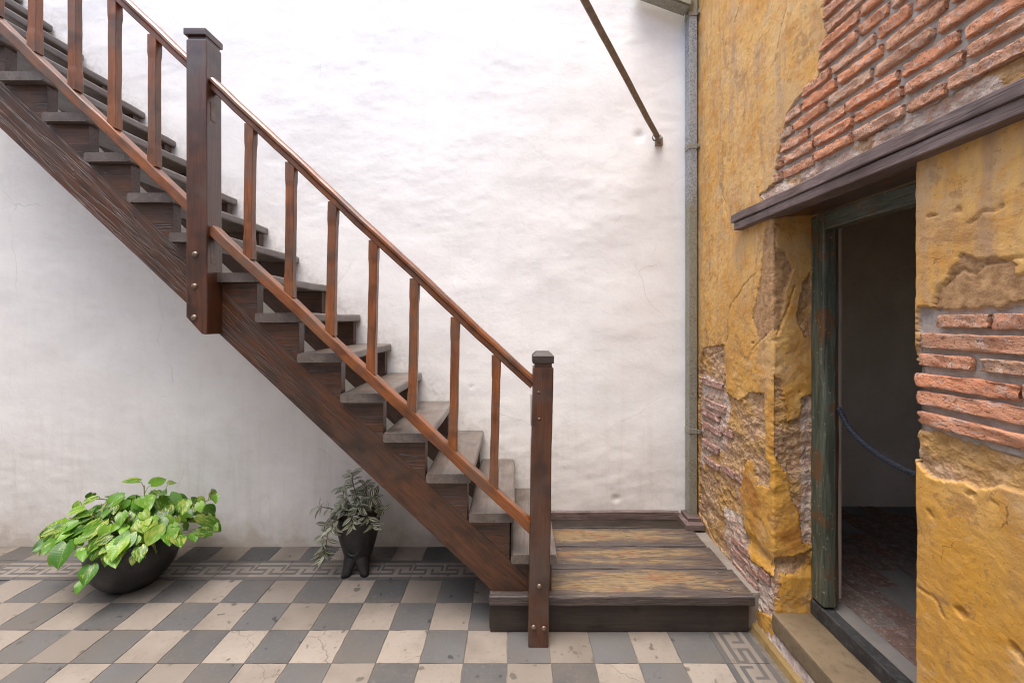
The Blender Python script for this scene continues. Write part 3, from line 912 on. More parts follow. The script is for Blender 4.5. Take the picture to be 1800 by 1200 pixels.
# patch beside the doorway, course by course from the photograph
for (px0, px1, py, t, rag) in ((1647, 1742, 565, .040, 0), (1743, 1850, 565, .042, 0),
                               (1619, 1830, 598, .046, 0),
                               (1616, 1709, 631, .036, 0), (1724, 1850, 640, .038, 0),
                               (1608, 1793, 665, .044, 0), (1797, 1900, 690, .044, 0),
                               (1611, 1850, 697, .044, 0),
                               (1617, 1850, 733, .042, 0)):
    y0, z0 = wyz(px0, py)
    y1, _ = wyz(px1, py)
    put_brick(y0, y1 + .004, z0, t, WX + .024)
for c in range(8):                               # the same courses past the frame
    z = 1.562 - c * .062
    put_brick(.925 - .01 * (c % 3), .775, z)
    put_brick(.76, .60 + .02 * (c % 2), z)
# rubble bricks low on the pillar
for (px0, px1, py, t) in ((1232, 1268, 668, .03), (1236, 1272, 705, .032), (1232, 1262, 722, .032), (1234, 1266, 745, .034), (1232, 1260, 775, .034), (1262, 1285, 752, .03),
                          (1284, 1316, 945, .034), (1284, 1330, 965, .036), (1286, 1326, 990, .034), (1330, 1350, 1000, .04), (1236, 1262, 805, .03), (1290, 1320, 835, .03), (1266, 1290, 820, .03)):
    y0, z0 = wyz(px0, py); y1, _ = wyz(px1, py)
    put_brick(y0, y1, z0, t + .012, WX + .029, pool=PKM)
# ------------------------------------------------------------------ lintel, door frame, step, room behind
lintel = tag(empty('lintel', (1.19, 1.4, 2.09)), 'long purplish brown painted wooden lintel over the doorway', 'lintel')
def board_y(name, x0, x1, y0, y1, z0, z1, mat, parent, seg=16, jit=.0012, r=.004):
    return beam(name, ((x0 + x1) / 2, y0, (z0 + z1) / 2), ((x0 + x1) / 2, y1, (z0 + z1) / 2), round_rect(x1 - x0, z1 - z0, r), mat, parent, side=(1, 0, 0), seg=seg, jit=jit)
board_y('upper_board', 1.170, 1.26, 2.235, .42, 2.086, 2.128, M_LINTEL, lintel)
board_y('lower_board', 1.178, 1.26, 2.222, .42, 2.046, 2.0845, M_LINTEL, lintel)
board_y('soffit_board', 1.262, 1.335, 2.02, .9, 2.052, 2.082, M_POST, lintel)
board_y('soffit_board', 1.337, 1.41, 2.02, .9, 2.056, 2.086, M_POST, lintel)

door_frame = tag(empty('door_frame', (1.43, 1.6, .27)), 'weathered dark green wooden door frame set in the ochre wall', 'door frame')
def post_z(name, x0, x1, y0, y1, z0, z1, mat, parent, r=.005, seg=14, jit=.0012):
    return beam(name, ((x0 + x1) / 2, (y0 + y1) / 2, z0), ((x0 + x1) / 2, (y0 + y1) / 2, z1), round_rect(x1 - x0, y1 - y0, r), mat, parent, side=(1, 0, 0), seg=seg, jit=jit)
post_z('jamb', 1.402, 1.462, 1.872, 1.957, .262, 2.05, M_FRAME, door_frame, r=.009)
post_z('jamb', 1.402, 1.462, 1.26, 1.335, .262, 2.05, M_FRAME, door_frame)
post_z('stop_bead', 1.464, 1.481, 1.884, 1.95, .275, 2.0, M_POST, door_frame, r=.005)
board_y('head', 1.404, 1.464, 1.87, 1.25, 1.975, 2.048, M_FRAME, door_frame)
board_y('head_moulding', 1.398, 1.4035, 1.862, 1.25, 1.972, 1.986, M_FRAME, door_frame, r=.002)
threshold = tag(board_y('threshold', 1.40, 1.455, 1.955, .9, .178, .247, M_BLACKP, None, r=.006), 'black painted timber threshold below the green door frame', 'threshold')

step = tag(empty('door_step', (1.3, 1.5, 0)), 'low tan painted masonry step outside the doorway', 'step')
def heightbox(name, x_face, y0, y1, z0, z1, mat, parent, amp, sc, seed, st=.01, back=.2, slope=0.0):
    ys = np.arange(y0, y1 + st, st); zz = np.linspace(z0, z1, max(3, int((z1 - z0) / st)))
    Yg, Zg = np.meshgrid(ys, zz, indexing='ij')
    Xg = x_face - amp * fbm(Yg, Zg, sc, 4, seed, .6) + slope * (Zg - z0)
    P = np.stack([Xg, Yg, Zg], -1)
    top = P[:, -1:, :].copy(); top[..., 0] = x_face + back
    bot = P[:, :1, :].copy(); bot[..., 0] = x_face + back
    P = np.concatenate([bot, P, top], 1)
    nu, nv = P.shape[:2]
    return link(name, grid_mesh(name, P.reshape(-1, 3), nu, nv, mat), parent)
heightbox('rubble_base', 1.212, .8, 2.09, -.01, .098, M_RUBBLE, step, .012, .05, 201, .008, slope=.12)
box('tread_slab', 1.216, 1.405, .8, 1.955, .094, .182, M_TANSTEP, step, .012, .0015)
beam('skirting', (1.203, .8, .012), (1.203, 2.085, .012), [(-.012, -.014), (.014, -.014), (.014, .03), (.006, .032), (-.006, .016)], M_OCHREEDGE, step, side=(1, 0, 0), seg=30, jit=.0015)

room = tag(empty('room', (2.6, 1.0, .24)), kind='structure')
xs = np.arange(1.45, 4.3, .03); zz = np.arange(.2, 3.0, .03)
Xg, Zg = np.meshgrid(xs, zz, indexing='ij')
link('room_wall', grid_mesh('room_wall', np.stack([Xg, 2.93 - .022 * fbm(Xg, Zg * 1.3, .35, 4, 301) - .006 * fbm(Xg, Zg, .1, 3, 305), Zg], -1).reshape(-1, 3), len(xs), len(zz), M_ROOM), room)
rv = [(1.5, -1.5), (4.2, -1.5), (4.2, 2.95), (1.5, 2.95)]
link('room_ceiling', mesh('room_ceiling', [(x, y, 2.9) for x, y in rv], [(0, 1, 2, 3)], M_ROOM), room)
link('room_floor', mesh('room_floor', [(1.43, -1.5, .236), (4.2, -1.5, .236), (4.2, 2.95, .236), (1.43, 2.95, .236)], [(0, 1, 2, 3)], M_ROOMFLOOR), room)
link('room_side', mesh('room_side', [(4.2, -1.5, 0), (4.2, 2.95, 0), (4.2, 2.95, 3), (4.2, -1.5, 3)], [(0, 1, 2, 3)], M_ROOM), room)
for (a0, a1, b0, b1) in ((1.4, 2.1, 0, 3), (3.2, 4.2, 0, 3), (2.1, 3.2, 0, 1.4), (2.1, 3.2, 2.35, 3)):     # end wall round an unseen opening added to brighten the room
    link('room_end', mesh('room_end', [(a0, -1.5, b0), (a1, -1.5, b0), (a1, -1.5, b1), (a0, -1.5, b1)], [(0, 1, 2, 3)], M_ROOM), room)
# the thick wall seen from inside: pieces either side of the doorway and over it
box('room_wall_front', 1.44, 1.56, 1.965, 2.95, .1, 2.95, M_ROOM, room, .01)
box('room_wall_front', 1.44, 1.56, -1.5, 1.25, .1, 2.95, M_ROOM, room, .01)
box('room_wall_over', 1.44, 1.56, 1.25, 1.965, 2.1, 2.95, M_ROOM, room, 0)
pm = [tile_mesh('paver', .25, .12, M_PAVER, 500 + s) for s in range(4)]
rp = random.Random(5)
for i in range(9):
    for j in range(7):
        x = 1.60 + i * .127; y = 1.15 + j * .257 + (i % 2) * .13
        if rp.random() < .15 or y > 2.85: continue
        link('paver', rp.choice(pm), room, Matrix.Translation((x, y, .2385 + rp.uniform(-.001, .0008))) @ Matrix.Rotation(R(90) + rp.uniform(-.02, .02), 4, 'Z'))

rope = catmull([(1.468, 1.872, 1.165), (1.466, 1.80, 1.085), (1.464, 1.68, 1.028), (1.462, 1.54, 1.004), (1.46, 1.40, 1.012), (1.46, 1.30, 1.05)], 8)
tag(tube('barrier_rope', rope, .0105, M_ROPE, None, 10), 'dark navy braided rope slung across the open doorway', 'rope')

# ------------------------------------------------------------------ landing
landing = tag(empty('landing', (.5, 2.45, 0)), 'low wooden landing of worn yellow planks at the stair foot', 'landing')
LZ = .2
for (y0, y1, x1, t) in ((2.035, 2.262, 1.186, .047), (2.268, 2.483, 1.168, .045), (2.489, 2.701, 1.155, .045), (2.707, 2.83, 1.14, .045)):
    dz = random.uniform(-.0015, .0015)
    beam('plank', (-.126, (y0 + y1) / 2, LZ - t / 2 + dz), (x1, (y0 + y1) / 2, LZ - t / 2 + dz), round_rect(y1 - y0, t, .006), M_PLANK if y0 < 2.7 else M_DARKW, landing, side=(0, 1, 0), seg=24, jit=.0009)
rn = random.Random(9)
for yy in (2.09, 2.22, 2.31, 2.44, 2.53, 2.66):
    for xx in (.27, .70, 1.10):
        lathe('nail', [(.0045, 0), (.0042, .0008), (.0005, .001)], M_IRON, landing, (xx + rn.uniform(-.015, .015), yy + rn.uniform(-.01, .01), LZ + .0015), 8)
beam('fascia_board', (-.123, 2.078, .078), (1.172, 2.078, .078), round_rect(.022, .15, .003), M_DARKW, landing, side=(0, 1, 0), seg=16, jit=.0008)
beam('end_board', (-.116, 2.09, .077), (-.116, 2.82, .077), round_rect(.022, .148, .003), M_DARKW, landing, side=(1, 0, 0), seg=8)
beam('skirting_board', (.2, 2.822, .228), (1.12, 2.822, .228), round_rect(.03, .055, .004), M_LINTEL, landing, side=(0, 1, 0), seg=12)
ledge = tag(box('cement_ledge', 1.145, 1.25, 2.085, 2.84, 0, .186, M_CEMENT, None, .012, .001), 'grey cement ledge between the landing and the ochre wall', 'ledge')

# ------------------------------------------------------------------ staircase
stair = tag(empty('staircase', (-1.0, 2.4, 0)), 'dark brown open wooden staircase climbing left along the white wall', 'staircase')
RUN, RISE = .2116, .1987
NT_ = 18
def left(n): return -.0205 - RUN * (n - 1)
def top(n): return .4065 + RISE * (n - 1)
SL = RISE / RUN
ANG = math.atan(SL)
for n in range(1, NT_ + 1):
    l, z = left(n), top(n)
    prof = round_rect(.231, .047, .012, 3)
    yc0, yc1 = 2.04 + random.uniform(-.004, .004), 2.838
    beam('tread', (l + .1155, yc0, z - .0235), (l + .1155, yc1, z - .0235), prof, M_TREAD, stair, side=(1, 0, 0), seg=12, jit=.0011, endr=.03)
zb1 = top(1) - .048
def seam(x): return zb1 - SL * (x + .0265)
def under(x): return .1205 - SL * (x + .0265)
xt = left(NT_) - .05
for (y0, y1) in ((2.075, 2.127), (2.772, 2.822)):
    x_b = -.0265 - (.2 - .1205) / SL
    x_s = -.0265 + (zb1 - .2) / SL
    st_ = prism('stringer', [(x_b, .2005), (x_s, .2005), (xt, seam(xt) - .0004), (xt, under(xt))], y0, y1, M_STRING, stair, .004, ANG)
    for n in range(1, NT_ + 1):
        l, zb = left(n), top(n) - .0475
        A, B, C = (l - .006, zb), (l + .2055, zb), (l + .2055, zb - RISE)
        poly = [A, (x_s, .2), (l + .2055, .2), B] if n == 1 else [A, C, B]
        prism('step_block', poly, y0 + random.uniform(-.002, .0015), y1, M_STRING, stair, .002, 0.0)

# posts
def post(name, cx0, cz0, cx1, cz1, w, y0, y1, parent, mat, chamfer_left=False, shape=None):
    pass
newel = beam('newel_post', (.1128, 2.02, 0.0), (.1355, 2.02, 1.335), round_rect(.098, .1, .006), M_POST, stair, side=(1, 0, 0), seg=14, jit=.0011)
lean = (.1355 - .1128) / 1.335
def ncol(z): return .1128 + lean * z
prism('post_neck', [(ncol(1.34) - .042, 1.333), (ncol(1.34) + .042, 1.333), (ncol(1.36) + .042, 1.356), (ncol(1.36) - .042, 1.356)], 1.978, 2.062, M_POST, newel, .002)
bm = bmesh.new()
def frustum(bm, cx, cy, secs):
    rings = []
    for (w, d, z) in secs:
        rings.append([bm.verts.new((cx + sx * w / 2, cy + sy * d / 2, z)) for sx, sy in ((-1, -1), (1, -1), (1, 1), (-1, 1))])
    for a, b in zip(rings[:-1], rings[1:]):
        for i in range(4): bm.faces.new((a[i], a[(i + 1) % 4], b[(i + 1) % 4], b[i]))
    bm.faces.new(rings[0][::-1]); bm.faces.new(rings[-1])
frustum(bm, 0, 0, [(.100, .102, 0), (.102, .104, .003), (.102, .104, .035), (.09, .092, .042), (.066, .068, .054), (.06, .062, .055)])
link('post_cap', from_bm('post_cap', bm, M_DARKW), newel, Matrix.Translation((ncol(1.37), 2.02, 1.356)))

PX0, PX1 = -1.571, -1.474
up_post = prism('landing_post', [(PX0, 2.905), (PX0, 1.578), (PX0 + .075, 1.496), (PX1 + .002, 1.494), (PX1, 2.905)], 1.97, 2.074, M_POST, stair, .006, R(90))
prism('post_neck', [(PX0 + .005, 2.903), (PX1 - .005, 2.903), (PX1 - .005, 2.922), (PX0 + .005, 2.922)], 1.976, 2.068, M_POST, up_post, .002)
bm = bmesh.new()
frustum(bm, 0, 0, [(.100, .114, 0), (.104, .118, .003), (.104, .118, .029), (.098, .112, .034)])
link('post_cap', from_bm('post_cap', bm, M_POST), up_post, Matrix.Translation(((PX0 + PX1) / 2 - .003, 2.022, 2.922)))

def dome(name, x, y, z, r, mat, parent):
    prof = [(r, 0), (r * .98, .15 * r), (r * .82, .42 * r), (r * .5, .62 * r), (.001, .7 * r)]
    verts, faces = [], []
    n = 14
    for (rr, h_) in prof:
        for j in range(n):
            a = 2 * math.pi * j / n
            verts.append((rr * math.cos(a), -h_, rr * math.sin(a)))
    for i in range(len(prof) - 1):
        for j in range(n):
            faces.append((i * n + j, i * n + (j + 1) % n, (i + 1) * n + (j + 1) % n, (i + 1) * n + j))
    return link(name, mesh(name, verts, faces, mat, True), parent, Matrix.Translation((x, y, z)))
def front(px, py, Y): return ((px - CX) / F * Y, H - (py - CY) / F * Y)
for (px, py) in ((342.7, 447), (341.7, 503), (341, 558)):
    x, z = front(px, py, 1.968); dome('bolt', x, 1.969, z, .0145, M_BOLT, up_post)
for (px, py) in ((948, 1030), (938, 1102), (956, 1104)):
    x, z = front(px, py, 1.968); dome('bolt', x, 1.969, z, .0125, M_BOLT, newel)
for (px, py) in ((947, 690), (948, 737)):
    x, z = front(px, py, 1.968); dome('plug', x, 1.9725, z, .009, M_POST, newel)

# rails
def lin(p, q, x): return p[1] + (q[1] - p[1]) * (x - p[0]) / (q[0] - p[0])
rail_prof = round_rect(.06, .047, .005)
def hand_prof(h_):
    return [(-.020, -h_ * .5), (.020, -h_ * .5), (.024, -h_ * .42), (.024, -h_ * .08), (.030, -h_ * .02), (.036, .06 * h_), (.036, .26 * h_), (.028, .43 * h_), (.014, .5 * h_),
            (-.014, .5 * h_), (-.028, .43 * h_), (-.036, .26 * h_), (-.036, .06 * h_), (-.030, -h_ * .02), (-.024, -h_ * .08), (-.024, -h_ * .42)]
def rail(name, pa, pb, xa, xb, thick, prof, mat=M_RAIL):
    c = math.cos(math.atan2(pb[1] - pa[1], pb[0] - pa[0]))
    dz = thick / 2
    return beam(name, (xa, 2.02, lin(pa, pb, xa) - dz), (xb, 2.02, lin(pa, pb, xb) - dz), prof, mat, stair, side=(0, 1, 0), seg=24, jit=.0014)
LA, LB = (-1.4775, 2.0377), (.0672, .5956)
HA, HB = (-1.474, 2.7528), (.0843, 1.295)
UA, UB = (-2.484, 3.008), (-1.589, 2.1547)
VA, VB = (-2.484, 2.851 + .94 * (2.484 - 1.588)), (-1.588, 2.851)
rail('bottom_rail', LA, LB, -1.476, .085, .065, rail_prof)
rail('handrail', HA, HB, -1.476, .092, .073, hand_prof(.054))
rail('bottom_rail', UA, UB, -3.75, -1.568, .068, rail_prof)
rail('handrail', VA, VB, -3.75, -1.568, .073, hand_prof(.052))

# balusters
def bal_shape(s, L):
    e = min(s, L - s)
    return 1.0 if e < .085 else (.9 if e > .115 else 1.0 - .10 * (e - .085) / .03)
def baluster(xb, lean_, P0, P1, Q0, Q1, w, d):
    zb = lin(P0, P1, xb) - .012
    xt_ = xb + lean_
    zt = lin(Q0, Q1, xt_) - .066
    cut = -(SL)
    return beam('baluster', (xb, 2.019, zb), (xt_, 2.019, zt), round_rect(w, d, .004), M_RAIL, stair, side=(1, 0, 0), seg=22, jit=.0007, shape=bal_shape)
for k in range(7):
    px = 426 + 72.25 * k
    xb = (px - CX) / F * 2.0 + .0225
    baluster(xb, .0135 if k > 1 else .007, LA, LB, HA, HB, .045, .04)
for k in range(-1, 14):
    px = 257.5 - 70.5 * k
    if k < 0: continue
    xb = (px - CX) / F * 2.0 + .022
    if xb < -3.65: break
    baluster(xb, .002, UA, UB, VA, VB, .043, .04)

# small angle plates
box('angle_plate', PX1 + .0005, PX1 + .0035, 2.0, 2.026, 2.53, 2.62, M_IRON, up_post, .0008)
box('angle_plate', PX1 + .0005, PX1 + .0035, 2.0, 2.026, 1.84, 1.93, M_IRON, up_post, .0008)
box('angle_plate', ncol(1.1) - .0545, ncol(1.1) - .051, 2.0, 2.026, 1.05, 1.2, M_IRON, newel, .0008)

# ------------------------------------------------------------------ downpipe
pipe = tag(empty('downpipe', (1.2, 2.8, .25)), 'square galvanised metal downpipe in the corner of the two walls', 'downpipe')
def pipe_sec(name, z0, z1, ox=0.0, grow=0.0, y1=2.832):
    return prism(name, [(1.170 - grow + ox, z0), (1.2225 + grow * .4 + ox, z0), (1.2225 + grow * .4 + ox, z1), (1.170 - grow + ox, z1)], 2.765 - grow, y1, M_ZINC, pipe, .002)
pipe_sec('pipe', .235, 3.62, 0)
for z in (3.60, 2.71, .80):
    pipe_sec('bracket', z, z + .032, 0, .004)
    box('bracket_lug', 1.222, 1.236, 2.742, 2.7615, z + .002, z + .03, M_ZINC, pipe, .003)
pipe_sec('pipe_collar', 3.633, 3.9, 0, .003)
M = Matrix.Translation((1.0, 2.765, 3.738)) @ Matrix.Rotation(R(20), 4, 'Y')
bm = bmesh.new(); bmesh.ops.create_cube(bm, size=1); bmesh.ops.scale(bm, verts=bm.verts, vec=(.38, .105, .11)); bmesh.ops.bevel(bm, geom=bm.edges[:], offset=.012, segments=2, affect='EDGES')
link('offset_pipe', from_bm('offset_pipe', bm, M_ZINC), pipe, M)
pfoot = tag(empty('pipe_foot', (1.19, 2.76, .2)), 'small stepped brown wooden box around the downpipe foot', 'wooden box')
box('lower_step', 1.107, 1.228, 2.665, 2.835, .2, .236, M_LINTEL, pfoot, .003)
box('upper_step', 1.14, 1.228, 2.715, 2.835, .236, .258, M_LINTEL, pfoot, .003)

# ------------------------------------------------------------------ iron stay on a wall hook
stay = tag(empty('stay_rod', (.985, 2.83, 2.80)), 'thin brown iron stay rod hooked to the upper white wall', 'rod')
hx, hz = (1155 - CX) / F * 2.80, H - (240 - CY) / F * 2.80
tx, tz = (1027 - CX) / F * 1.95, H - (0 - CY) / F * 1.95
d = Vector((tx, 1.95, tz)) - Vector((hx, 2.80, hz))
beam('rod', (hx, 2.80, hz), Vector((hx, 2.80, hz)) + d * 1.35, round_rect(.032, .02, .003), M_IRON, stay, side=(1, 0, .5), seg=20, jit=.0006)
ring = [(hx - .012 + .018 * math.cos(a), 2.802, hz - .008 + .02 * math.sin(a)) for a in np.linspace(0, 2 * math.pi, 17)]
tube('ring', ring, .0045, M_IRON, stay, 6)
box('wall_plate', hx - .002, hx + .05, 2.826, 2.842, hz - .05, hz + .01, M_IRON, stay, .003)
beam('eye_bolt', (hx + .014, 2.79, hz - .006), (hx + .03, 2.86, hz - .025), round_rect(.026, .03, .004), M_IRON, stay, side=(1, 0, 0), seg=3)

# ------------------------------------------------------------------ plants
def leaf_mesh(name, L, W, kind, mat, seed):
    r = random.Random(seed)
    rows = 8 if kind == 'heart' else 6
    vs_, fs, uv = [], [], []
    fold = r.uniform(.12, .4); droop = r.uniform(.15, .55); twist = r.uniform(-.25, .25); wav = r.uniform(.0, .05)
    cols = (-1, -.55, 0, .55, 1)
    for i in range(rows + 1):
        t = i / rows
        if kind == 'heart':
            w = (math.sin(math.pi * min(1, t * 1.0 + .0) ** .62)) ** .8 if 0 < t < 1 else 0
            w = max(w, .0) * .5
            back = .16 * L * max(0, 1 - t * 4.5)
        else:
            w = .5 * math.sin(math.pi * t ** .8) ** 1.1 if 0 < t < 1 else 0
            back = 0
        if i == 0 and kind == 'heart': w = .22
        for c in cols:
            x = L * t
            if kind == 'heart' and abs(c) > .3: x -= back * (abs(c) ** .5) * (1.0 if i < 3 else 0)
            y = c * w * W
            z = abs(c) * w * W * fold - droop * L * t * t * .5 + wav * W * math.sin(7 * t + 3 * c)
            ca_, sa = math.cos(twist * t), math.sin(twist * t)
            vs_.append((x, y * ca_ - z * sa * .3, z + y * sa))
            uv.append((t, .5 + c * w if kind == 'heart' else .5 + c * .5))
    n = len(cols)
    for i in range(rows):
        for j in range(n - 1):
            fs.append((i * n + j, (i + 1) * n + j, (i + 1) * n + j + 1, i * n + j + 1))
    me = mesh(name, vs_, fs, mat, True)
    ul = me.uv_layers.new(name='UVMap')
    for p in me.polygons:
        for li in p.loop_indices:
            ul.data[li].uv = uv[me.loops[li].vertex_index]
    return me
HEART = [leaf_mesh('leaf', .1, .084, 'heart', M_LEAF, s) for s in range(7)]
LANCE = [leaf_mesh('leaf', .072, .028, 'lance', M_ZLEAF, s + 40) for s in range(5)]

def orient(p, tip, nrm, sc):
    x = Vector(tip).normalized(); z = Vector(nrm)
    z = (z - x * z.dot(x)).normalized(); y = z.cross(x)
    M = Matrix((x, y, z)).transposed().to_4x4() @ Matrix.Scale(sc, 4)
    M.translation = p
    return M

rl = random.Random(21)
bowl_c = Vector((-2.265, 2.455, 0))
pothos = tag(empty('potted_pothos', bowl_c), 'bushy green and yellow variegated pothos in a round black bowl on the floor', 'potted plant')
lathe('bowl', [(.0, .004), (.095, .0), (.11, .004), (.116, .012), (.158, .045), (.194, .095), (.214, .15), (.217, .195), (.21, .235), (.2, .262), (.194, .268), (.188, .262), (.192, .235), (.0, .232)], M_POT, pothos, bowl_c, 48).scale = (1, 1, 1.07)
lathe('soil', [(.0, .24), (.08, .243), (.19, .236)], M_SOIL, pothos, bowl_c, 24)
def vine(pts, r, mat, parent, k=7, r1=None):
    c = catmull(pts, k)
    tube('vine', c, r, mat, parent, 6, r1)
    return c
def pleaf(p, tip, nrm, sc, stem_from=None):
    p = Vector(p)
    if stem_from is not None:
        s = Vector(stem_from)
        mid = (s + p) / 2 + Vector((0, 0, .012))
        tube('petiole', catmull([s, mid, p], 4), .0016, M_VINE, pothos, 5)
    link('leaf', rl.choice(HEART), pothos, orient(p, tip, nrm, sc))
camd = lambda p: (Vector((0, 0, H)) - Vector(p)).normalized()
B = bowl_c
trails = [
    [(0, -.05, .25), (-.12, -.10, .37), (-.22, -.13, .33), (-.32, -.10, .27), (-.40, -.05, .24), (-.46, -.03, .26)],
    [(-.02, -.08, .25), (-.12, -.14, .36), (-.19, -.17, .32), (-.23, -.18, .27)],
    [(.02, -.1, .25), (.03, -.2, .31), (.0, -.24, .24), (-.02, -.25, .15)],
    [(.05, .0, .25), (.16, -.02, .40), (.28, .0, .46), (.38, .0, .47), (.47, .02, .50)],
    [(.04, .05, .25), (.14, .08, .40), (.26, .1, .42), (.36, .1, .36)],
    [(-.05, .03, .25), (-.13, .03, .44), (-.24, .02, .49), (-.33, -.02, .45)],
    [(0, .06, .25), (-.02, .09, .44), (-.05, .12, .53)],
    [(.03, .02, .25), (.1, .04, .45), (.15, .05, .54)],
    [(-.05, -.04, .25), (-.17, -.06, .42), (-.29, -.08, .40), (-.36, -.08, .33)],
    [(.06, -.08, .25), (.14, -.16, .34), (.2, -.18, .31), (.23, -.18, .25)],
    [(.06, -.02, .25), (.18, -.06, .40), (.28, -.07, .38), (.33, -.06, .31)],
]
for tpts in trails:
    c = vine([B + Vector(p) for p in tpts], .0042, M_VINE, pothos, 7, .0028)
    m = len(c)
    for i in range(4, m, 3):
        p = c[i]
        t = (c[min(i + 1, m - 1)] - c[i - 1]).normalized()
        sidev = t.cross(Vector((0, 0, 1))).normalized() * (1 if (i // 3) % 2 else -1)
        out = (sidev * rl.uniform(.5, 1) + Vector((0, 0, rl.uniform(.2, .9))) + t * rl.uniform(-.2, .5)).normalized()
        q = p + out * rl.uniform(.025, .06)
        tip = (sidev * rl.uniform(.2, .8) + t * rl.uniform(.2, .9) + Vector((0, 0, rl.uniform(-.9, -.1)))).normalized()
        nrm = camd(q) * .7 + Vector((rl.uniform(-.4, .4), rl.uniform(-.3, .3), rl.uniform(.5, 1.1)))
        pleaf(q, tip, nrm, rl.uniform(.5, .95), p)
for i in range(235):
    a = rl.uniform(0, 2 * math.pi)
    u = math.sqrt(rl.random())
    el_ = rl.uniform(0, 1)
    rad = .335 * u
    x, y = rad * math.cos(a) * 1.2 + .0, rad * math.sin(a) * .82
    hgt = .285 + (.25 * (1 - (u ** 2) * .85)) * rl.uniform(.55, 1.05)
    if y < -.05 and u > .6: hgt += rl.uniform(0, .05)
    q = B + Vector((x, y, hgt))
    o = Vector((math.cos(a), math.sin(a), 0))
    tip = (o * rl.uniform(.2, 1) + Vector((rl.uniform(-.6, .6), rl.uniform(-.5, .3), rl.uniform(-1.0, -.05)))).normalized()
    nrm = camd(q) * .6 + o * .35 + Vector((rl.uniform(-.35, .35), rl.uniform(-.3, .3), rl.uniform(.4, 1.1)))
    base = B + Vector((x * .45, y * .45, .25 + .35 * (hgt - .25)))
    pleaf(q, tip, nrm, rl.choice((.42, .55, .66, .75, .85, 1.1)) * rl.uniform(.85, 1.1), base if i % 2 else None)

# striped wandering plant in the footed pot
rz = random.Random(33)
PC = Vector((-.985, 2.60, 0))
zpot = tag(empty('potted_spiderwort', PC), 'small striped-leaf trailing plant in a black footed ceramic pot under the stairs', 'potted plant')
def footed_pot():
    n = 60
    prof = [(.078, .075), (.083, .095), (.094, .13), (.108, .18), (.121, .235), (.129, .285), (.132, .325), (.133, .338), (.128, .342), (.122, .335), (.118, .30)]
    verts, faces = [], []
    for (r_, z) in prof:
        for j in range(n):
            a = 2 * math.pi * j / n
            lobe = abs(math.cos(a * 4.5 + .6)) ** .35
            k = 1 - .05 * (1 - lobe) * (1 if .1 < z < .33 else .3)
            verts.append((r_ * k * math.cos(a), r_ * k * math.sin(a), z))
    for i in range(len(prof) - 1):
        for j in range(n):
            j2 = (j + 1) % n
            faces.append((i * n + j, i * n + j2, (i + 1) * n + j2, (i + 1) * n + j))
    faces.append(tuple(reversed(range(n))))
    return mesh('pot', verts, faces, M_POT, True)
pot = link('pot', footed_pot(), zpot, Matrix.Translation(PC) @ Matrix.Rotation(R(12), 4, 'Z'))
for a in (-120, -48, 80):
    bm = bmesh.new()
    rings = []
    secs = [(.045, .058, .035, .135), (.062, .052, .030, .095), (.078, .040, .026, .055), (.092, .030, .024, .022), (.100, .026, .024, .0)]
    for (r_, w, d_, z) in secs:
        rings.append([bm.verts.new((r_ + dx * d_, sx * w, z)) for dx, sx in ((-1, -.8), (-.2, -1), (.8, -.55), (1, 0), (.8, .55), (-.2, 1), (-1, .8))])
    for p, q in zip(rings[:-1], rings[1:]):
        for i in range(7): bm.faces.new((p[i], p[(i + 1) % 7], q[(i + 1) % 7], q[i]))
    bm.faces.new(rings[0]); bm.faces.new(rings[-1])
    link('foot', from_bm('foot', bm, M_POT, True), pot, Matrix.Translation(PC) @ Matrix.Rotation(R(a), 4, 'Z'))
# a raised swag moulded on the front
sw = [PC + Vector((.115 * math.cos(R(t)), .115 * math.sin(R(t)), .13 + .11 * ((t + 90) / 45) ** 2)) * 1 for t in np.linspace(-135, -45, 15)]
sw = [Vector((PC.x + (p.x - PC.x) * (.82 + .9 * (p.z - .12)), PC.y + (p.y - PC.y) * (.82 + .9 * (p.z - .12)), p.z)) for p in sw]
tube('swag', sw, .007, M_POT, pot, 8)
lathe('soil', [(.0, .315), (.119, .31)], M_SOIL, zpot, PC, 24)
def zcluster(p, axis, n, sc):
    axis = Vector(axis).normalized()
    a0 = rz.uniform(0, 6)
    ref = axis.cross(Vector((.3, .2, 1))).normalized(); ref2 = axis.cross(ref)
    for i in range(n):
        a = a0 + i * 2.4
        o = ref * math.cos(a) + ref2 * math.sin(a)
        tip = o * rz.uniform(.7, 1) + axis * rz.uniform(.1, .6) + Vector((0, 0, -.15))
        nrm = axis * .8 + Vector((0, -.5, .6)) + Vector((rz.uniform(-.3, .3), rz.uniform(-.3, .3), 0))
        link('leaf', rz.choice(LANCE), zpot, orient(Vector(p) + axis * .004 * i, tip, nrm, sc * rz.uniform(.75, 1.15)))
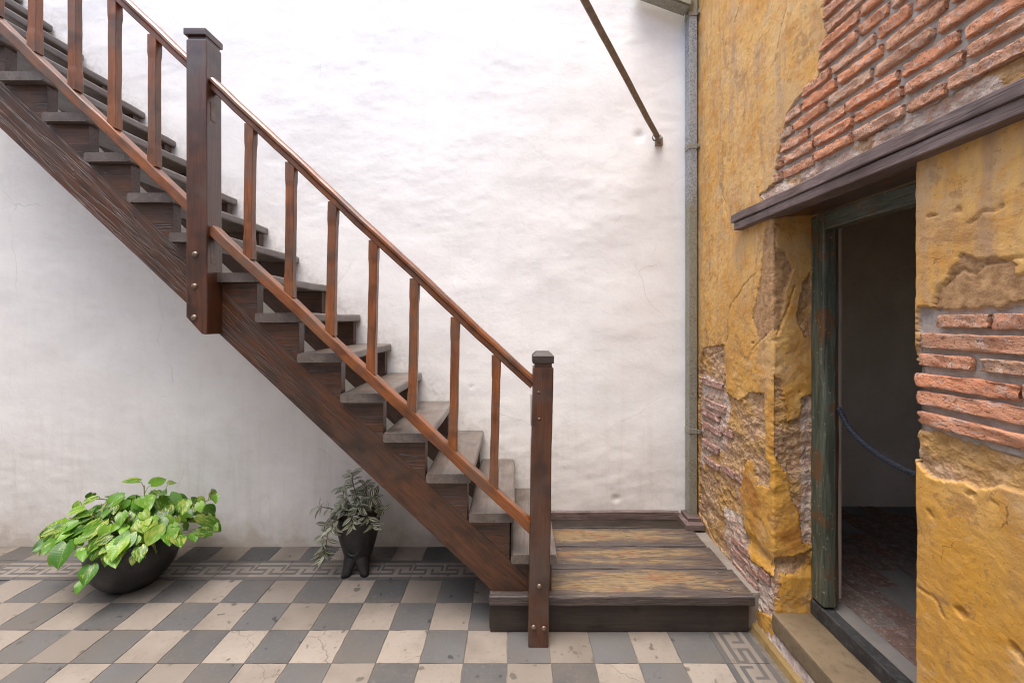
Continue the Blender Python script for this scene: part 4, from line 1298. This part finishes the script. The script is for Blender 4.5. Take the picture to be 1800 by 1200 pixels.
zstems = [
    [(0, 0, .31), (.0, -.02, .44), (-.02, -.03, .53), (-.03, -.03, .585)],
    [(-.03, 0, .31), (-.07, -.02, .42), (-.09, -.02, .50)],
    [(.03, 0, .31), (.05, -.01, .43), (.055, -.02, .52)],
    [(-.06, -.03, .32), (-.13, -.07, .40), (-.19, -.08, .42)],
    [(-.07, -.04, .32), (-.14, -.10, .36), (-.17, -.12, .27), (-.165, -.12, .18)],
    [(-.06, -.05, .32), (-.12, -.12, .34), (-.135, -.14, .26), (-.15, -.14, .17)],
    [(-.05, -.07, .32), (-.09, -.13, .37), (-.1, -.15, .34)],
    [(.05, -.06, .32), (.09, -.11, .38), (.12, -.13, .35)],
    [(.07, -.02, .32), (.12, -.05, .40), (.145, -.06, .40)],
    [(.0, -.06, .32), (.0, -.11, .38), (.01, -.13, .36)],
    [(.03, -.03, .32), (.06, -.05, .42), (.09, -.06, .455)],
    [(-.02, -.02, .32), (-.03, -.05, .42), (-.05, -.06, .45)],
    [(.01, .03, .32), (.02, .04, .42), (.02, .03, .47)],
    [(-.04, -.03, .32), (-.06, -.07, .40), (-.07, -.08, .42)],
    [(.02, -.04, .32), (.03, -.08, .40), (.035, -.09, .43)],
    [(.05, .0, .32), (.08, .0, .40), (.10, -.01, .44)],
]
for s in zstems:
    c = vine([PC + Vector(p) for p in s], .0026, M_ZVINE, zpot, 6)
    m = len(c)
    for i in range(4, m - 1, 4):
        t = (c[i + 1] - c[i - 1]).normalized()
        zcluster(c[i], t, 3, 1.0)
    zcluster(c[-1], (c[-1] - c[-3]), 7, 1.0)

# ------------------------------------------------------------------ unseen rest of the courtyard, added round the viewer to hold back sky light
M_COURT = simple('courtyard_limewash', (.60, .54, .47), (.66, .60, .53), 2, .9, .3, .01, .2)
def cwall(name, x0, x1, y0, y1, z1):
    return tag(box(name, x0, x1, y0, y1, -.02, z1, M_COURT, None, 0), kind='structure')
cwall('courtyard_wall_rear', -5.7, 1.5, -3.3, -3.0, 5.5)
cwall('courtyard_wall_left', -5.6, -5.3, -3.0, 3.0, 5.5)
cwall('courtyard_wall_right', 1.25, 1.42, -3.0, .45, 4.9)
